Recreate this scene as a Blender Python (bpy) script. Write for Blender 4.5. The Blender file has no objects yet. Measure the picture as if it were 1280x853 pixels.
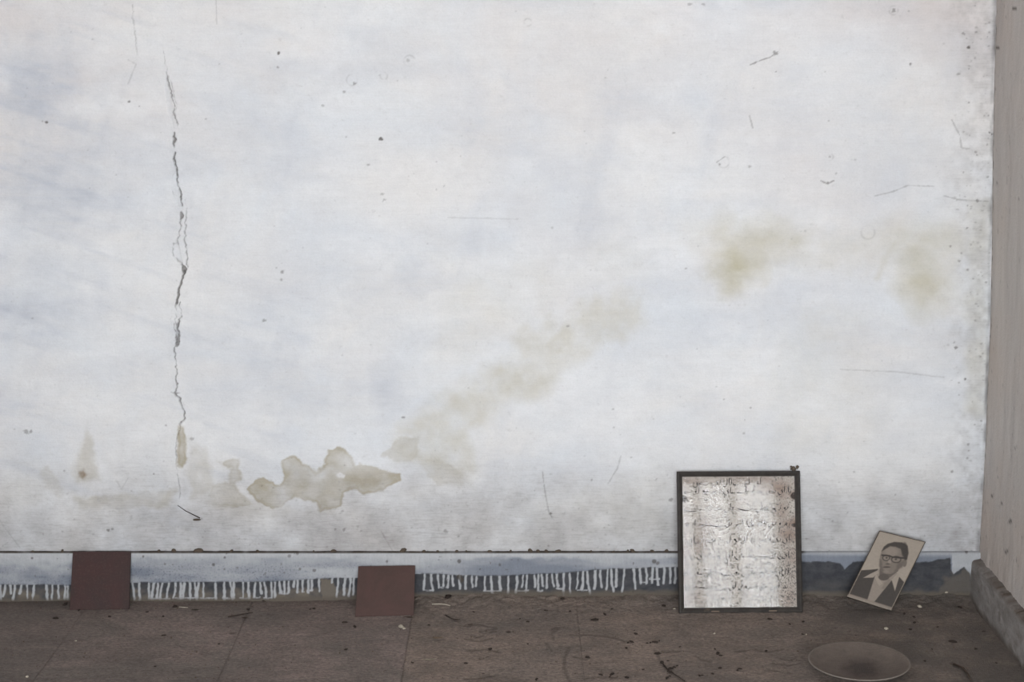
import bpy, bmesh, math, random
import numpy as np
from mathutils import Vector, Matrix

# ------------------------------------------------------------------ camera
SC = bpy.context.scene
COL = SC.collection
FPX, PITCH, CAM_D, CAM_H = 2300.0, math.radians(10.0), 4.1, 1.3327
cam_data = bpy.data.cameras.new('camera')
cam_data.sensor_fit = 'HORIZONTAL'
cam_data.sensor_width = 36.0
cam_data.lens = FPX / 1280.0 * 36.0
cam_data.clip_end = 100
cam = bpy.data.objects.new('camera', cam_data)
COL.objects.link(cam)
cam.location = (0, -CAM_D, CAM_H)
cam.rotation_euler = (math.radians(90) - PITCH, 0, 0)
SC.camera = cam

# ------------------------------------------------------------------ daylight and exposure
SKY = 20.8
world = bpy.data.worlds.new('overcast_sky')
SC.world = world
world.use_nodes = True
bgn = world.node_tree.nodes['Background']
bgn.inputs[0].default_value = (0.905, 0.95, 1.0, 1)
bgn.inputs[1].default_value = SKY
ROOM_Y, ROOM_L, ROOM_R, CEIL = -5.0, -3.0, 2.6, 2.95
WIN = [(0.98, 1.615, 0.45, 1.69), (-1.15, 0.9, 0.3, 2.05)]       # x0, x1, z0, z1 of two window openings; the second is unseen, added to light the wall


def portal(x0, x1, z0, z1):
    ld = bpy.data.lights.new('window_daylight', 'AREA')
    ld.shape = 'RECTANGLE'
    ld.size, ld.size_y = x1 - x0, z1 - z0
    ld.cycles.is_portal = True
    o = bpy.data.objects.new('window_daylight', ld)
    COL.objects.link(o)
    o.location = ((x0 + x1) / 2, ROOM_Y - 0.02, (z0 + z1) / 2)
    o.rotation_euler = (math.radians(90), 0, 0)
    o.rotation_euler = Vector((0, 1, 0)).to_track_quat('-Z', 'Z').to_euler()


for w in WIN:
    portal(*w)
SC.view_settings.view_transform = 'Standard'
SC.view_settings.look = 'None'
SC.view_settings.gamma = 1.0
SC.view_settings.use_curve_mapping = False
SC.view_settings.exposure = 0.0
SC.cycles.use_denoising = True
SC.cycles.max_bounces = 12
SC.cycles.diffuse_bounces = 6

# ------------------------------------------------------------------ mapping helpers
cF = np.array([0, math.cos(PITCH), -math.sin(PITCH)])
cU = np.array([0, math.sin(PITCH), math.cos(PITCH)])
cC = np.array([0, -CAM_D, CAM_H])


def ray(px, py):
    d = cF * FPX - cU * (py - 426.5)
    d[0] += px - 640
    return d


def on_wall(px, py, y=0.0):
    d = ray(px, py)
    return cC + d * ((y - cC[1]) / d[1])


def on_floor(px, py, z=0.0):
    d = ray(px, py)
    return cC + d * ((z - cC[2]) / d[2])


def proj(x, y, z):
    dy, dz = y - cC[1], z - cC[2]
    dep = dy * cF[1] + dz * cF[2]
    return 640 + FPX * x / dep, 426.5 - FPX * (dy * cU[1] + dz * cU[2]) / dep


def vnoise(x, y, seed=0):
    xi, yi = np.floor(x).astype(np.int64), np.floor(y).astype(np.int64)
    fx, fy = x - xi, y - yi
    fx, fy = fx * fx * (3 - 2 * fx), fy * fy * (3 - 2 * fy)

    def h(a, b):
        n = (a * 374761393 + b * 668265263 + seed * 974711) & 0x7fffffff
        n = ((n ^ (n >> 13)) * 1274126177) & 0x7fffffff
        return ((n ^ (n >> 16)) & 0xffff) / 65535.0
    a, b, c, d = h(xi, yi), h(xi + 1, yi), h(xi, yi + 1), h(xi + 1, yi + 1)
    return (a * (1 - fx) + b * fx) * (1 - fy) + (c * (1 - fx) + d * fx) * fy


def fbm(x, y, seed=0, octv=4):
    s, a, t = 0, 0.5, 0
    for k in range(octv):
        s = s + a * vnoise(x * 2 ** k + 17.3 * k, y * 2 ** k - 9.1 * k, seed + k)
        t += a
        a *= 0.5
    return s / t - 0.5                                   # about -0.5 .. 0.5


def sstep(a, b, x):
    t = np.clip((x - a) / (b - a), 0, 1)
    return t * t * (3 - 2 * t)


def seg_dist(X, Y, pts, widths=None):
    """distance to a polyline, less an interpolated half width"""
    best = np.full(X.shape, 1e9)
    for i in range(len(pts) - 1):
        (ax, ay), (bx, by) = pts[i], pts[i + 1]
        dx, dy = bx - ax, by - ay
        L = dx * dx + dy * dy + 1e-9
        t = np.clip(((X - ax) * dx + (Y - ay) * dy) / L, 0, 1)
        d = np.hypot(X - ax - t * dx, Y - ay - t * dy)
        if widths is not None:
            d = d - (widths[i] * (1 - t) + widths[i + 1] * t)
        best = np.minimum(best, d)
    return best


def poly_sd(X, Y, pts):
    """signed distance to a polygon, negative inside"""
    d = seg_dist(X, Y, list(pts) + [pts[0]])
    ins = np.zeros(X.shape, bool)
    n = len(pts)
    for i in range(n):
        (ax, ay), (bx, by) = pts[i], pts[(i + 1) % n]
        if ay == by:
            continue
        c = ((ay > Y) != (by > Y)) & (X < (bx - ax) * (Y - ay) / (by - ay) + ax)
        ins ^= c
    return np.where(ins, -d, d)


def local(X, Y, box, fn, out, mode=np.maximum):
    """evaluate fn only inside a pixel box"""
    m = (X > box[0]) & (X < box[2]) & (Y > box[1]) & (Y < box[3])
    if m.any():
        out[m] = mode(out[m], fn(X[m], Y[m]))


def bbox(pts, g):
    xs, ys = [p[0] for p in pts], [p[1] for p in pts]
    return (min(xs) - g, min(ys) - g, max(xs) + g, max(ys) + g)


# ------------------------------------------------------------------ object helpers
def tag(o, label=None, cat=None, group=None, kind=None):
    for k, v in (('label', label), ('category', cat), ('group', group), ('kind', kind)):
        if v:
            o[k] = v
    return o


def link(name, me, mat=None, parent=None, smooth=False):
    o = bpy.data.objects.new(name, me)
    COL.objects.link(o)
    if mat:
        me.materials.clear()
        me.materials.append(mat)
    if parent:
        o.parent = parent
    if smooth:
        me.polygons.foreach_set('use_smooth', [True] * len(me.polygons))
    return o


def empty(name, loc=(0, 0, 0)):
    o = bpy.data.objects.new(name, None)
    COL.objects.link(o)
    o.location = loc
    o.empty_display_size = 0.05
    return o


def grid_mesh(name, P, attrs=None, flip=False):
    """P: (rows, cols, 3) array of points"""
    r, c = P.shape[:2]
    idx = np.arange(r * c).reshape(r, c)
    q = np.stack([idx[:-1, :-1], idx[:-1, 1:], idx[1:, 1:], idx[1:, :-1]], -1).reshape(-1, 4)
    if flip:
        q = q[:, ::-1]
    me = bpy.data.meshes.new(name)
    me.vertices.add(r * c)
    me.vertices.foreach_set('co', P.reshape(-1).astype(np.float32))
    me.loops.add(q.size)
    me.loops.foreach_set('vertex_index', q.reshape(-1).astype(np.int32))
    me.polygons.add(len(q))
    me.polygons.foreach_set('loop_start', (np.arange(len(q)) * 4).astype(np.int32))
    me.polygons.foreach_set('use_smooth', np.ones(len(q), bool))
    me.update(calc_edges=True)
    for k, v in (attrs or {}).items():
        at = me.attributes.new(k, 'FLOAT', 'POINT')
        at.data.foreach_set('value', v.reshape(-1).astype(np.float32))
    return me


def bm_mesh(name, fn):
    bm = bmesh.new()
    fn(bm)
    me = bpy.data.meshes.new(name)
    bmesh.ops.recalc_face_normals(bm, faces=bm.faces)
    bm.to_mesh(me)
    bm.free()
    return me


def add_box(bm, x0, x1, y0, y1, z0, z1, bevel=0.0, mat=None):
    r = bmesh.ops.create_cube(bm, size=1.0)
    vs = r['verts']
    for v in vs:
        v.co = Vector((x0 + (v.co.x + .5) * (x1 - x0), y0 + (v.co.y + .5) * (y1 - y0), z0 + (v.co.z + .5) * (z1 - z0)))
    if bevel:
        es = list({e for v in vs for e in v.link_edges})
        r2 = bmesh.ops.bevel(bm, geom=es, offset=bevel, segments=2, affect='EDGES', profile=0.6)
        vs = r2['verts']
    return vs


# ------------------------------------------------------------------ material helpers
class N:
    def __init__(self, name):
        self.m = bpy.data.materials.new(name)
        self.m.use_nodes = True
        self.t = self.m.node_tree
        self.b = self.t.nodes['Principled BSDF']
        self.b.inputs['Roughness'].default_value = 0.9
        self.b.inputs['Specular IOR Level'].default_value = 0.2
        self.co = self.t.nodes.new('ShaderNodeTexCoord').outputs['Object']

    def new(self, k, **kw):
        n = self.t.nodes.new(k)
        for a, v in kw.items():
            setattr(n, a, v)
        return n

    def put(self, sock, v):
        if isinstance(v, bpy.types.NodeSocket):
            self.t.links.new(v, sock)
        elif hasattr(v, '__len__') and len(v) == 3 and sock.type == 'RGBA':
            sock.default_value = (*v, 1)
        else:
            sock.default_value = v

    def math(self, op, a, b=0.0, clamp=False):
        n = self.new('ShaderNodeMath', operation=op, use_clamp=clamp)
        self.put(n.inputs[0], a)
        self.put(n.inputs[1], b)
        return n.outputs[0]

    def attr(self, name):
        return self.new('ShaderNodeAttribute', attribute_name=name).outputs['Fac']

    def noise(self, scale=(1, 1, 1), detail=4, rough=0.55, dist=0.0, off=(0, 0, 0)):
        mp = self.new('ShaderNodeMapping')
        self.put(mp.inputs['Vector'], self.co)
        mp.inputs['Scale'].default_value = scale
        mp.inputs['Location'].default_value = off
        n = self.new('ShaderNodeTexNoise')
        n.inputs['Scale'].default_value = 1
        n.inputs['Detail'].default_value = detail
        n.inputs['Roughness'].default_value = rough
        n.inputs['Distortion'].default_value = dist
        self.t.links.new(mp.outputs[0], n.inputs['Vector'])
        return n.outputs['Fac']

    def ramp(self, v, a, b, lo=0.0, hi=1.0):
        n = self.new('ShaderNodeMapRange')
        n.clamp = True
        self.put(n.inputs[0], v)
        n.inputs[1].default_value, n.inputs[2].default_value = a, b
        n.inputs[3].default_value, n.inputs[4].default_value = lo, hi
        return n.outputs[0]

    def mix(self, f, a, b, blend='MIX'):
        n = self.new('ShaderNodeMix', data_type='RGBA', blend_type=blend)
        self.put(n.inputs[0], f)
        self.put(n.inputs[6], a)
        self.put(n.inputs[7], b)
        return n.outputs[2]

    def scale(self, col, f):
        n = self.new('ShaderNodeVectorMath', operation='SCALE')
        self.put(n.inputs[0], col)
        self.put(n.inputs['Scale'], f)
        return n.outputs[0]

    def bump(self, h, strength=0.3, dist=0.002):
        n = self.new('ShaderNodeBump')
        n.inputs['Strength'].default_value = strength
        n.inputs['Distance'].default_value = dist
        self.put(n.inputs['Height'], h)
        self.t.links.new(n.outputs[0], self.b.inputs['Normal'])

    def done(self, col, rough=None):
        self.put(self.b.inputs['Base Color'], col)
        if rough is not None:
            self.put(self.b.inputs['Roughness'], rough)
        return self.m


def srgb(r, g, b):
    def f(c):
        c /= 255.0
        return c / 12.92 if c <= 0.04045 else ((c + 0.055) / 1.055) ** 2.4
    return (f(r), f(g), f(b))


def plain(name, col, rough=0.85, var=0.25, sc=60, bump=0.3):
    n = N(name)
    a = n.noise((sc, sc, sc), 5)
    n.bump(a, bump, 0.001)
    return n.done(n.scale(col, n.ramp(a, .25, .75, 1 - var, 1 + var)), rough)


# whitewashed back wall
n = N('old_whitewash')
streak = n.noise((3.0, 1, 55), 5, 0.6, 0.4)
cloud = n.noise((3.2, 1, 4.0), 4, 0.55, 0.6)
fine = n.noise((240, 240, 240), 4, 0.6)
tiny = n.noise((26, 1, 300), 5, 0.75, .6)
blot = n.noise((70, 1, 90), 5, .7, .4)
vert = n.noise((60, 1, 3.5), 3, 0.55)
c = n.mix(n.ramp(cloud, .35, .68), srgb(235, 233, 230), srgb(226, 229, 232))
c = n.mix(n.math('MULTIPLY', n.attr('pink'), 1.0), c, srgb(216, 204, 198))
c = n.mix(n.math('MULTIPLY', n.attr('blue'), n.ramp(streak, .3, .7, .55, 1.0)), c, srgb(194, 198, 206))
c = n.mix(n.attr('soft'), c, srgb(206, 201, 187))
c = n.mix(n.attr('olive'), c, srgb(190, 183, 156))
c = n.mix(n.attr('damp'), c, srgb(182, 174, 155))
c = n.mix(n.attr('rust'), c, srgb(140, 118, 90))
c = n.mix(n.attr('patch'), c, srgb(240, 240, 240))
c = n.scale(c, n.ramp(streak, .25, .75, .97, 1.02))
c = n.scale(c, n.ramp(vert, .25, .75, .99, 1.008))
mott_ = n.noise((28, 1, 46), 5, .68, .5)
c = n.scale(c, n.ramp(mott_, .3, .7, .965, 1.025))
c = n.scale(c, n.ramp(fine, .25, .8, .945, 1.03))
grime_shade = n.math('MULTIPLY', n.attr('grime_shade'), n.ramp(tiny, .48, .72))
c = n.mix(n.math('MULTIPLY', grime_shade, .48), c, srgb(120, 112, 104))
c = n.mix(n.math('MULTIPLY', n.attr('grime_shade'), n.ramp(blot, .48, .72, 0, .30)), c, srgb(132, 126, 120))
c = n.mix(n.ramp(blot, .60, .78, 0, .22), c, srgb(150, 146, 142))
c = n.mix(n.math('MULTIPLY', n.attr('grime_shade'), .62), c, srgb(136, 131, 128))  # flat tint over the real dirt: darkening toward the floor painted as shade
c = n.mix(n.attr('dirt'), c, srgb(80, 74, 68))
c = n.mix(n.attr('crack'), c, srgb(92, 84, 76))
h = n.math('ADD', n.math('MULTIPLY', streak, .5), n.math('ADD', n.math('MULTIPLY', fine, .35), n.math('MULTIPLY', tiny, .25)))
n.bump(n.math('ADD', h, n.math('MULTIPLY', mott_, .8)), 0.45, 0.004)
M_WALL = n.done(c, 0.9)

# bare beige plaster on the right wall
n = N('stained_beige_plaster')
vv = n.noise((20, 9, 1.4), 5, 0.6, 0.5)
fine = n.noise((190, 190, 190), 4, 0.6)
big = n.noise((3, 3, 3), 3)
c = n.mix(n.ramp(vv, .3, .7), srgb(206, 200, 194), srgb(188, 182, 177))
c = n.mix(n.ramp(big, .45, .75), c, srgb(200, 188, 178))
c = n.scale(c, n.ramp(fine, .2, .8, .94, 1.04))
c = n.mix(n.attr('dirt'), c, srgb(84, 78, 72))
n.bump(n.math('ADD', fine, n.math('MULTIPLY', vv, .6)), .4, .003)
M_RWALL = n.done(c, .92)

# painted skirting
n = N('slate_skirting_with_whitewash')
fine = n.noise((230, 230, 230), 4, .65)
mott = n.noise((45, 45, 70), 4, .6)
scr = n.noise((120, 1, 34), 5, .75, .5)
dark = n.mix(n.ramp(mott, .35, .7), srgb(60, 61, 65), srgb(78, 78, 80))
dark = n.mix(n.attr('bare'), dark, srgb(112, 104, 94))
white = n.mix(n.attr('bluish'), srgb(182, 183, 184), srgb(126, 131, 140))
white = n.scale(white, n.ramp(scr, .35, .7, .90, 1.05))
c = n.mix(n.attr('white'), dark, white)
c = n.mix(n.math('MULTIPLY', n.attr('speckle'), n.ramp(fine, .52, .66)), c, srgb(96, 100, 112))
c = n.mix(n.attr('dust'), c, srgb(98, 90, 80))
c = n.mix(n.attr('dirt'), c, srgb(74, 67, 60))
c = n.scale(c, n.ramp(fine, .25, .8, .93, 1.05))
n.bump(n.math('ADD', fine, mott), .4, .002)
M_SKIRT = n.done(c, .85)

# right baseboard
n = N('grey_cement_skirting')
fine = n.noise((150, 150, 150), 5, .65)
mott = n.noise((25, 14, 40), 4, .6, .5)
c = n.mix(n.ramp(mott, .35, .7), srgb(162, 157, 153), srgb(136, 131, 126))
c = n.mix(n.attr('dust'), c, srgb(92, 82, 73))
c = n.scale(c, n.ramp(fine, .25, .8, .85, 1.1))
n.bump(n.math('ADD', fine, mott), .6, .004)
M_RSKIRT = n.done(c, .9)


def floor_mat(name, c1, c2):
    n = N(name)
    big = n.noise((4, 5, 4), 5, .6, .8)
    strk = n.noise((12, 120, 12), 4, .65)
    fine = n.noise((320, 320, 320), 4, .7)
    grain = n.noise((110, 160, 110), 4, .65)
    c = n.mix(n.ramp(big, .36, .64), c1, c2)
    c = n.scale(c, n.ramp(n.noise((9, 16, 9), 5, .65, 1.0, (3, 1, 0)), .34, .66, .82, 1.16))
    c = n.scale(c, n.ramp(strk, .36, .68, .93, 1.07))
    c = n.scale(c, n.ramp(grain, .36, .66, .70, 1.25))
    c = n.scale(c, n.ramp(fine, .25, .8, .8, 1.16))
    c = n.mix(n.attr('bank'), c, srgb(98, 92, 83))
    c = n.mix(n.math('MULTIPLY', n.attr('wet'), .75), c, srgb(92, 87, 82))
    c = n.mix(n.attr('scratch'), c, srgb(66, 59, 54))
    n.bump(n.math('ADD', grain, n.math('ADD', fine, n.math('MULTIPLY', strk, .3))), .7, .004)
    return n.done(c, .93)


M_FLOOR_RED = floor_mat('dusty_reddish_slab', srgb(141, 126, 119), srgb(127, 117, 110))
M_FLOOR_OLIVE = floor_mat('dusty_brown_slab', srgb(145, 130, 119), srgb(128, 117, 109))

# ------------------------------------------------------------------ the setting: room shell
CORNER = [(1246, -30), (1246, 0), (1243, 100), (1241, 200), (1240, 300), (1238, 400), (1234, 500), (1232, 550), (1228, 630), (1224, 690), (1221, 745)]
_cz = np.array([on_wall(*p)[2] for p in CORNER])[::-1]
_cx = np.array([on_wall(*p)[0] for p in CORNER])[::-1]


def corner_x(z):
    return np.interp(z, _cz, _cx)


def axis(*parts):
    out = []
    for a, b, step in parts:
        k = max(1, int(round(abs(b - a) / step)))
        out += list(np.linspace(a, b, k, endpoint=False))
    out.append(parts[-1][1])
    return np.array(out)


# ---- back wall ------------------------------------------------
xa, xb = on_wall(197, 400)[0] - .005, on_wall(247, 400)[0] + .005
xs = axis((-3.0, -1.25, .25), (-1.25, xa, .0021), (xa, xb, .0010), (xb, 1.10, .0021))
zs = axis((0.09, 1.42, .0019), (1.42, CEIL, .25))
X, Z = np.meshgrid(xs, zs)
PX, PY = proj(X, 0 * X, Z)
rng = random.Random(5)
nz1 = fbm(PX / 26, PY / 26, 1, 5)
nz2 = fbm(PX / 9, PY / 9, 7, 3)
nz3 = fbm(PX / 90, PY / 70, 21, 4)
zero = np.zeros(X.shape)
A = {k: zero.copy() for k in ('pink', 'blue', 'soft', 'olive', 'damp', 'rust', 'patch', 'grime_shade', 'dirt', 'crack')}


def stain(key, pts, amt, soft=2.0, wob=6.0, wobf=8.0, seed=0):
    def fn(x, y):
        sd = poly_sd(x, y, pts) + wob * 2 * fbm(x / wobf, y / wobf, 40 + seed, 5) + 3.0 * fbm(x / 5, y / 5, 140 + seed, 3)
        inner = np.clip(.82 + 1.5 * fbm(x / 22, y / 22, 240 + seed, 4), .3, 1.25)
        rim = np.exp(-((sd + 2.0) / 2.0) ** 2) * (soft < 4) * .30
        return amt * sstep(soft, -soft, sd) * (inner + rim)
    local(PX, PY, bbox(pts, soft + wob + 4), fn, A[key])


def blob(key, cx, cy, rx, ry, amt, seed=0, wobf=18, power=1.0):
    def fn(x, y):
        r = np.hypot((x - cx) / rx, (y - cy) / ry) + 0.8 * fbm(x / wobf, y / wobf, 90 + seed, 4)
        return amt * np.clip(1 - r, 0, 1) ** power * 1.0
    local(PX, PY, (cx - rx * 1.6, cy - ry * 1.6, cx + rx * 1.6, cy + ry * 1.6), fn, A[key])


# crisp damp clouds low on the wall
stain('damp', [(350, 575), (367, 570), (385, 582), (395, 592), (407, 580), (410, 562), (425, 560), (442, 570), (445, 582), (457, 580), (467, 585), (500, 592), (500, 600), (480, 612), (455, 620), (447, 612), (432, 617), (427, 635), (400, 642), (395, 630), (370, 622), (352, 635), (340, 635), (320, 627), (307, 612), (320, 600), (330, 597), (350, 607), (356, 595), (351, 585)], .88, 1.6, 4, 9, 1)
stain('damp', [(272, 578), (299, 574), (302, 600), (294, 606), (300, 615), (320, 632), (296, 636), (270, 633), (260, 617), (264, 606), (286, 604), (288, 586)], .64, 3, 4, 9, 2)
stain('damp', [(222, 533), (231, 534), (234, 573), (229, 586), (221, 583)], .78, 2.2, 3, 9, 3)
stain('damp', [(236, 548), (258, 570), (266, 610), (240, 622), (233, 590)], .42, 6, 8, 18, 4)
stain('damp', [(240, 622), (330, 632), (420, 640), (380, 646), (290, 642)], .32, 6, 6, 18, 5)
stain('damp', [(90, 620), (130, 622), (190, 614), (222, 612), (212, 632), (165, 637), (100, 636)], .55, 5, 6, 12, 6)
stain('damp', [(108, 528), (118, 560), (124, 600), (95, 604), (92, 585), (103, 555)], .46, 5, 6, 14, 7)
stain('damp', [(48, 585), (60, 582), (78, 610), (74, 622), (55, 612)], .34, 4, 5, 10, 8)
stain('damp', [(0, 598), (50, 590), (60, 625), (0, 632)], .16, 8, 8, 22, 9)
stain('damp', [(478, 570), (500, 545), (522, 548), (526, 572), (505, 578)], .40, 2.2, 5, 9, 10)
stain('damp', [(520, 570), (545, 572), (582, 590), (575, 610), (548, 606), (530, 590)], .30, 3.5, 6, 10, 11)
stain('patch', [(419, 594), (425, 590), (432, 594), (430, 598), (422, 597)], .9, 1.5, 1, 6, 12)
stain('rust', [(99, 590), (105, 588), (108, 594), (103, 598), (98, 596)], .75, 3.5, 2, 6, 13)
# the long soft stain rising to the right
stain('soft', [(490, 575), (505, 535), (545, 490), (620, 462), (690, 425), (735, 385), (800, 372), (802, 402), (762, 432), (700, 470), (640, 505), (598, 545), (585, 600), (550, 612), (520, 582)], .66, 14, 24, 45, 14)
stain('soft', [(545, 430), (560, 370), (620, 345), (700, 330), (760, 300), (800, 330), (740, 360), (640, 395), (580, 440)], .22, 22, 25, 45, 15)
stain('soft', [(640, 420), (700, 405), (745, 372), (795, 368), (780, 410), (700, 455), (650, 455)], .62, 12, 20, 30, 16)
stain('soft', [(700, 620), (830, 600), (840, 680), (640, 680)], .26, 30, 30, 40, 17)
# olive damp above the picture frame
blob('olive', 924, 336, 52, 44, .95, 1, 26)
blob('olive', 955, 300, 50, 34, .55, 2, 26)
blob('olive', 905, 290, 22, 34, .38, 3, 26)
blob('olive', 990, 305, 26, 20, .35, 4, 20)
blob('olive', 1155, 345, 55, 62, .72, 5, 26)
blob('olive', 1160, 300, 70, 34, .40, 6, 26)
stain('olive', [(1094, 348), (1106, 318), (1124, 288), (1128, 292), (1112, 322), (1100, 350)], .35, 5, 3, 12, 18)
stain('olive', [(1212, 250), (1236, 250), (1232, 520), (1208, 515), (1206, 380)], .28, 8, 6, 26, 19)
stain('soft', [(860, 285), (920, 270), (1060, 290), (1200, 270), (1215, 320), (1100, 330), (960, 345), (880, 330)], .34, 24, 24, 40, 20)
stain('soft', [(960, 470), (1010, 380), (1060, 390), (1100, 480), (1100, 560), (980, 560)], .20, 22, 22, 40, 21)
# blue-grey rubs in the whitewash
for i, (cx, cy, rx, ry, a) in enumerate([(520, 345, 45, 26, .55), (482, 488, 22, 34, .60), (335, 388, 40, 30, .45), (126, 372, 12, 34, .4), (60, 250, 120, 46, .85), (50, 110, 60, 60, .9), (110, 200, 60, 40, .35), (30, 395, 80, 30, .7), (20, 330, 90, 26, .5), (330, 160, 50, 60, .30), (300, 480, 130, 55, .42), (400, 340, 120, 60, .25), (560, 300, 90, 22, .42), (720, 270, 120, 40, .35), (770, 90, 120, 50, .28), (1090, 220, 90, 60, .38), (990, 180, 80, 70, .22), (10, 510, 70, 60, .40), (620, 180, 110, 60, .26), (150, 90, 80, 22, .26), (240, 270, 50, 70, .28), (1010, 420, 60, 60, .22), (720, 560, 120, 50, .25), (900, 560, 120, 60, .25)]):
    blob('blue', cx, cy, rx * 1.4, ry * 1.4, a, i, 22)
A['blue'] += np.clip(1.1 * fbm(PX / 120, PY / 42, 81, 5), 0, .4) + np.clip(1.2 * fbm(PX / 45 + PY / 160, PY / 150, 82, 5) - .12, 0, .3)
A['blue'] += np.clip(1.4 * fbm((PX + 2 * PY) / 210, (PY - .35 * PX) / 16, 83, 4) - .1, 0, .35) * sstep(500, 250, PX)
A['patch'] = np.maximum(A['patch'], np.clip(1.7 * fbm(PX / 60, PY / 34, 84, 5) - .12, 0, .6))
A['pink'] += np.clip(.30 + 1.1 * fbm(PX / 160, PY / 120, 61, 4), 0, 1) * sstep(330, 40, PY + 160 * nz3) * .8  # pinkish paint, darkened toward the top to paint in the light falloff
A['pink'] += .5 * np.clip(fbm(PX / 120, PY / 90, 66, 4), 0, 1)
# grime low and along the right corner, plus painted light falloff low down
A['grime_shade'] += np.clip(sstep(535, 690, PY + 60 * nz3) * (.75 + nz1), 0, 1)
A['grime_shade'] += np.clip(sstep(1170, 1225, PX + 40 * nz1) * (.2 + .8 * nz2), 0, .35)
A['grime_shade'] += .12

disp = .0035 * nz3 + .0012 * nz1 + .0004 * nz2           # uneven plaster
# cracks -------------------------------------------------------
CR = [  # points with half widths in pixels, depth in metres
    ([(165, -5), (166, 20), (168, 45), (171, 66), (173, 76)], [.5, .6, .6, .5, .2], .0025, .45),
    ([(203, 58), (207, 78), (208, 92)], [.2, .4, .6], .002, .35),
    ([(208, 90), (210, 104), (214, 118), (217, 135), (220, 148), (221, 158)], [.8, 1.1, .9, .7, .5, .4], .006, .8),
    ([(208, 90), (213, 101), (217, 119), (219, 132), (222, 155)], [.5, .5, .5, .4, .2], .003, .5),
    ([(219, 166), (219, 175), (218, 183)], [.7, 1.7, .7], .008, 1),
    ([(219, 191), (219, 201), (221, 212), (223, 226), (225, 244), (227, 257)], [.9, 1.6, 1.3, .8, .8, .6], .008, 1),
    ([(221, 212), (214, 223), (213, 236), (217, 250), (223, 258)], [.4, .4, .3, .3, .2], .002, .35),
    ([(226, 266), (228, 270), (226, 274)], [1.2, 2.3, 1.0], .006, .9),
    ([(227, 272), (226, 286), (224, 298), (223, 305)], [.5, .7, .7, .8], .005, .7),
    ([(223, 304), (217, 305), (215, 312), (216, 320), (222, 326), (228, 329)], [.7, .6, .4, .4, .6, .7], .004, .6),
    ([(231, 250), (233, 268), (232, 298), (233, 318), (234, 334)], [.2, .5, .7, .8, .8], .004, .7),
    ([(228, 331), (230, 337), (230, 341)], [1.2, 3.0, 1.5], .011, 1),
    ([(230, 340), (228, 350), (225, 362), (222, 374), (222, 379)], [1.0, .9, 1.0, 1.6, 2.2], .009, 1),
    ([(222, 378), (219, 392), (220, 402), (223, 408)], [.7, .5, .5, .8], .005, .7),
    ([(226, 378), (226, 395), (224, 406), (222, 416), (222, 430), (221, 433)], [.3, .4, .9, 1.2, 2.4, 1.2], .009, .9),
    ([(219, 405), (219, 420), (221, 430), (217, 438), (218, 450), (221, 468), (222, 484), (219, 491)], [.6, .8, .9, .8, .7, .7, .7, .9], .006, .85),
    ([(214, 491), (220, 492), (226, 492)], [.4, 1.3, .3], .006, .8),
    ([(219, 492), (224, 498), (228, 509), (231, 524), (226, 530)], [.8, 1.4, .8, .8, .6], .007, .9),
    ([(225, 530), (222, 545), (219, 560), (219, 575), (222, 590), (223, 612), (224, 628)], [.6, .6, .7, .5, .5, .4, .3], .003, .5),
    ([(213, 396), (217, 412), (217, 428)], [.2, .3, .2], .002, .3),
]
for k, (pts, wd, dep, dk) in enumerate(CR):
    def f(x, y):
        wx_ = x + 5.5 * fbm(y / 11, 0 * y + 3, 400, 4) + 2.2 * fbm(y / 3, 0 * y + 9, 401, 2)
        thin = .9 * np.clip(1.6 * fbm(y / 13, 0 * y + 5.5 * k, 402, 3) + .15, 0, 1)
        jag = 1.5 * fbm(x / 3, y / 3, 300 + k, 3)
        return seg_dist(wx_, y, pts, wd) + jag + thin + .15
    m = np.zeros(X.shape)
    local(PX, PY, bbox(pts, 9), lambda x, y: sstep(.75, -.5, f(x, y)), m)
    disp += dep * m
    A['crack'] = np.maximum(A['crack'], m * dk * .72)
    lip = np.zeros(X.shape)
    local(PX, PY, bbox(pts, 12), lambda x, y: sstep(7, .5, seg_dist(x, y, pts)), lip)
    disp -= .0010 * lip * (1 - m) * dk
# blistered paint flakes beside the crack
for pts in ([(221, 212), (214, 223), (213, 236), (217, 250), (224, 258), (223, 230)], [(223, 304), (216, 307), (215, 318), (221, 326), (228, 328), (225, 312)], [(207, 88), (205, 110), (209, 140), (217, 160), (214, 125)]):
    local(PX, PY, bbox(pts, 5), lambda x, y: .0016 * sstep(1.0, -1.5, poly_sd(x, y, pts)), disp, np.add)
    local(PX, PY, bbox(pts, 5), lambda x, y: .30 * sstep(1.0, -1.5, poly_sd(x, y, pts)), A['blue'])
# hairline scratches
for pts, a in (([(938, 81), (952, 75), (962, 72), (972, 65)], .55), ([(1094, 245), (1115, 240), (1135, 232), (1168, 233)], .30), ([(1180, 245), (1200, 250), (1236, 252)], .35), ([(678, 590), (682, 620), (686, 640), (690, 647)], .40), ([(776, 570), (772, 585), (760, 605)], .28), ([(1050, 462), (1120, 465), (1180, 472)], .20), ([(2, 655), (12, 668), (25, 685)], .22), ([(560, 272), (648, 274)], .16), ([(270, 0), (271, 30)], .22), ([(160, 75), (170, 80), (160, 105)], .2), ([(500, 665), (560, 668)], .2), ([(476, 664), (490, 688)], .25), ([(145, 600), (152, 612), (160, 598)], .2), ([(1190, 150), (1200, 170), (1202, 185), (1212, 186)], .32), ([(937, 145), (941, 160)], .35), ([(1026, 226), (1034, 230), (1042, 226)], .5), ([(896, 203), (906, 196)], .4)):
    local(PX, PY, bbox(pts, 6), lambda x, y: a * sstep(1.3, .2, seg_dist(x, y, pts) + 1.6 * fbm(x / 4, y / 4, 5, 3)), A['dirt'])
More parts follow.
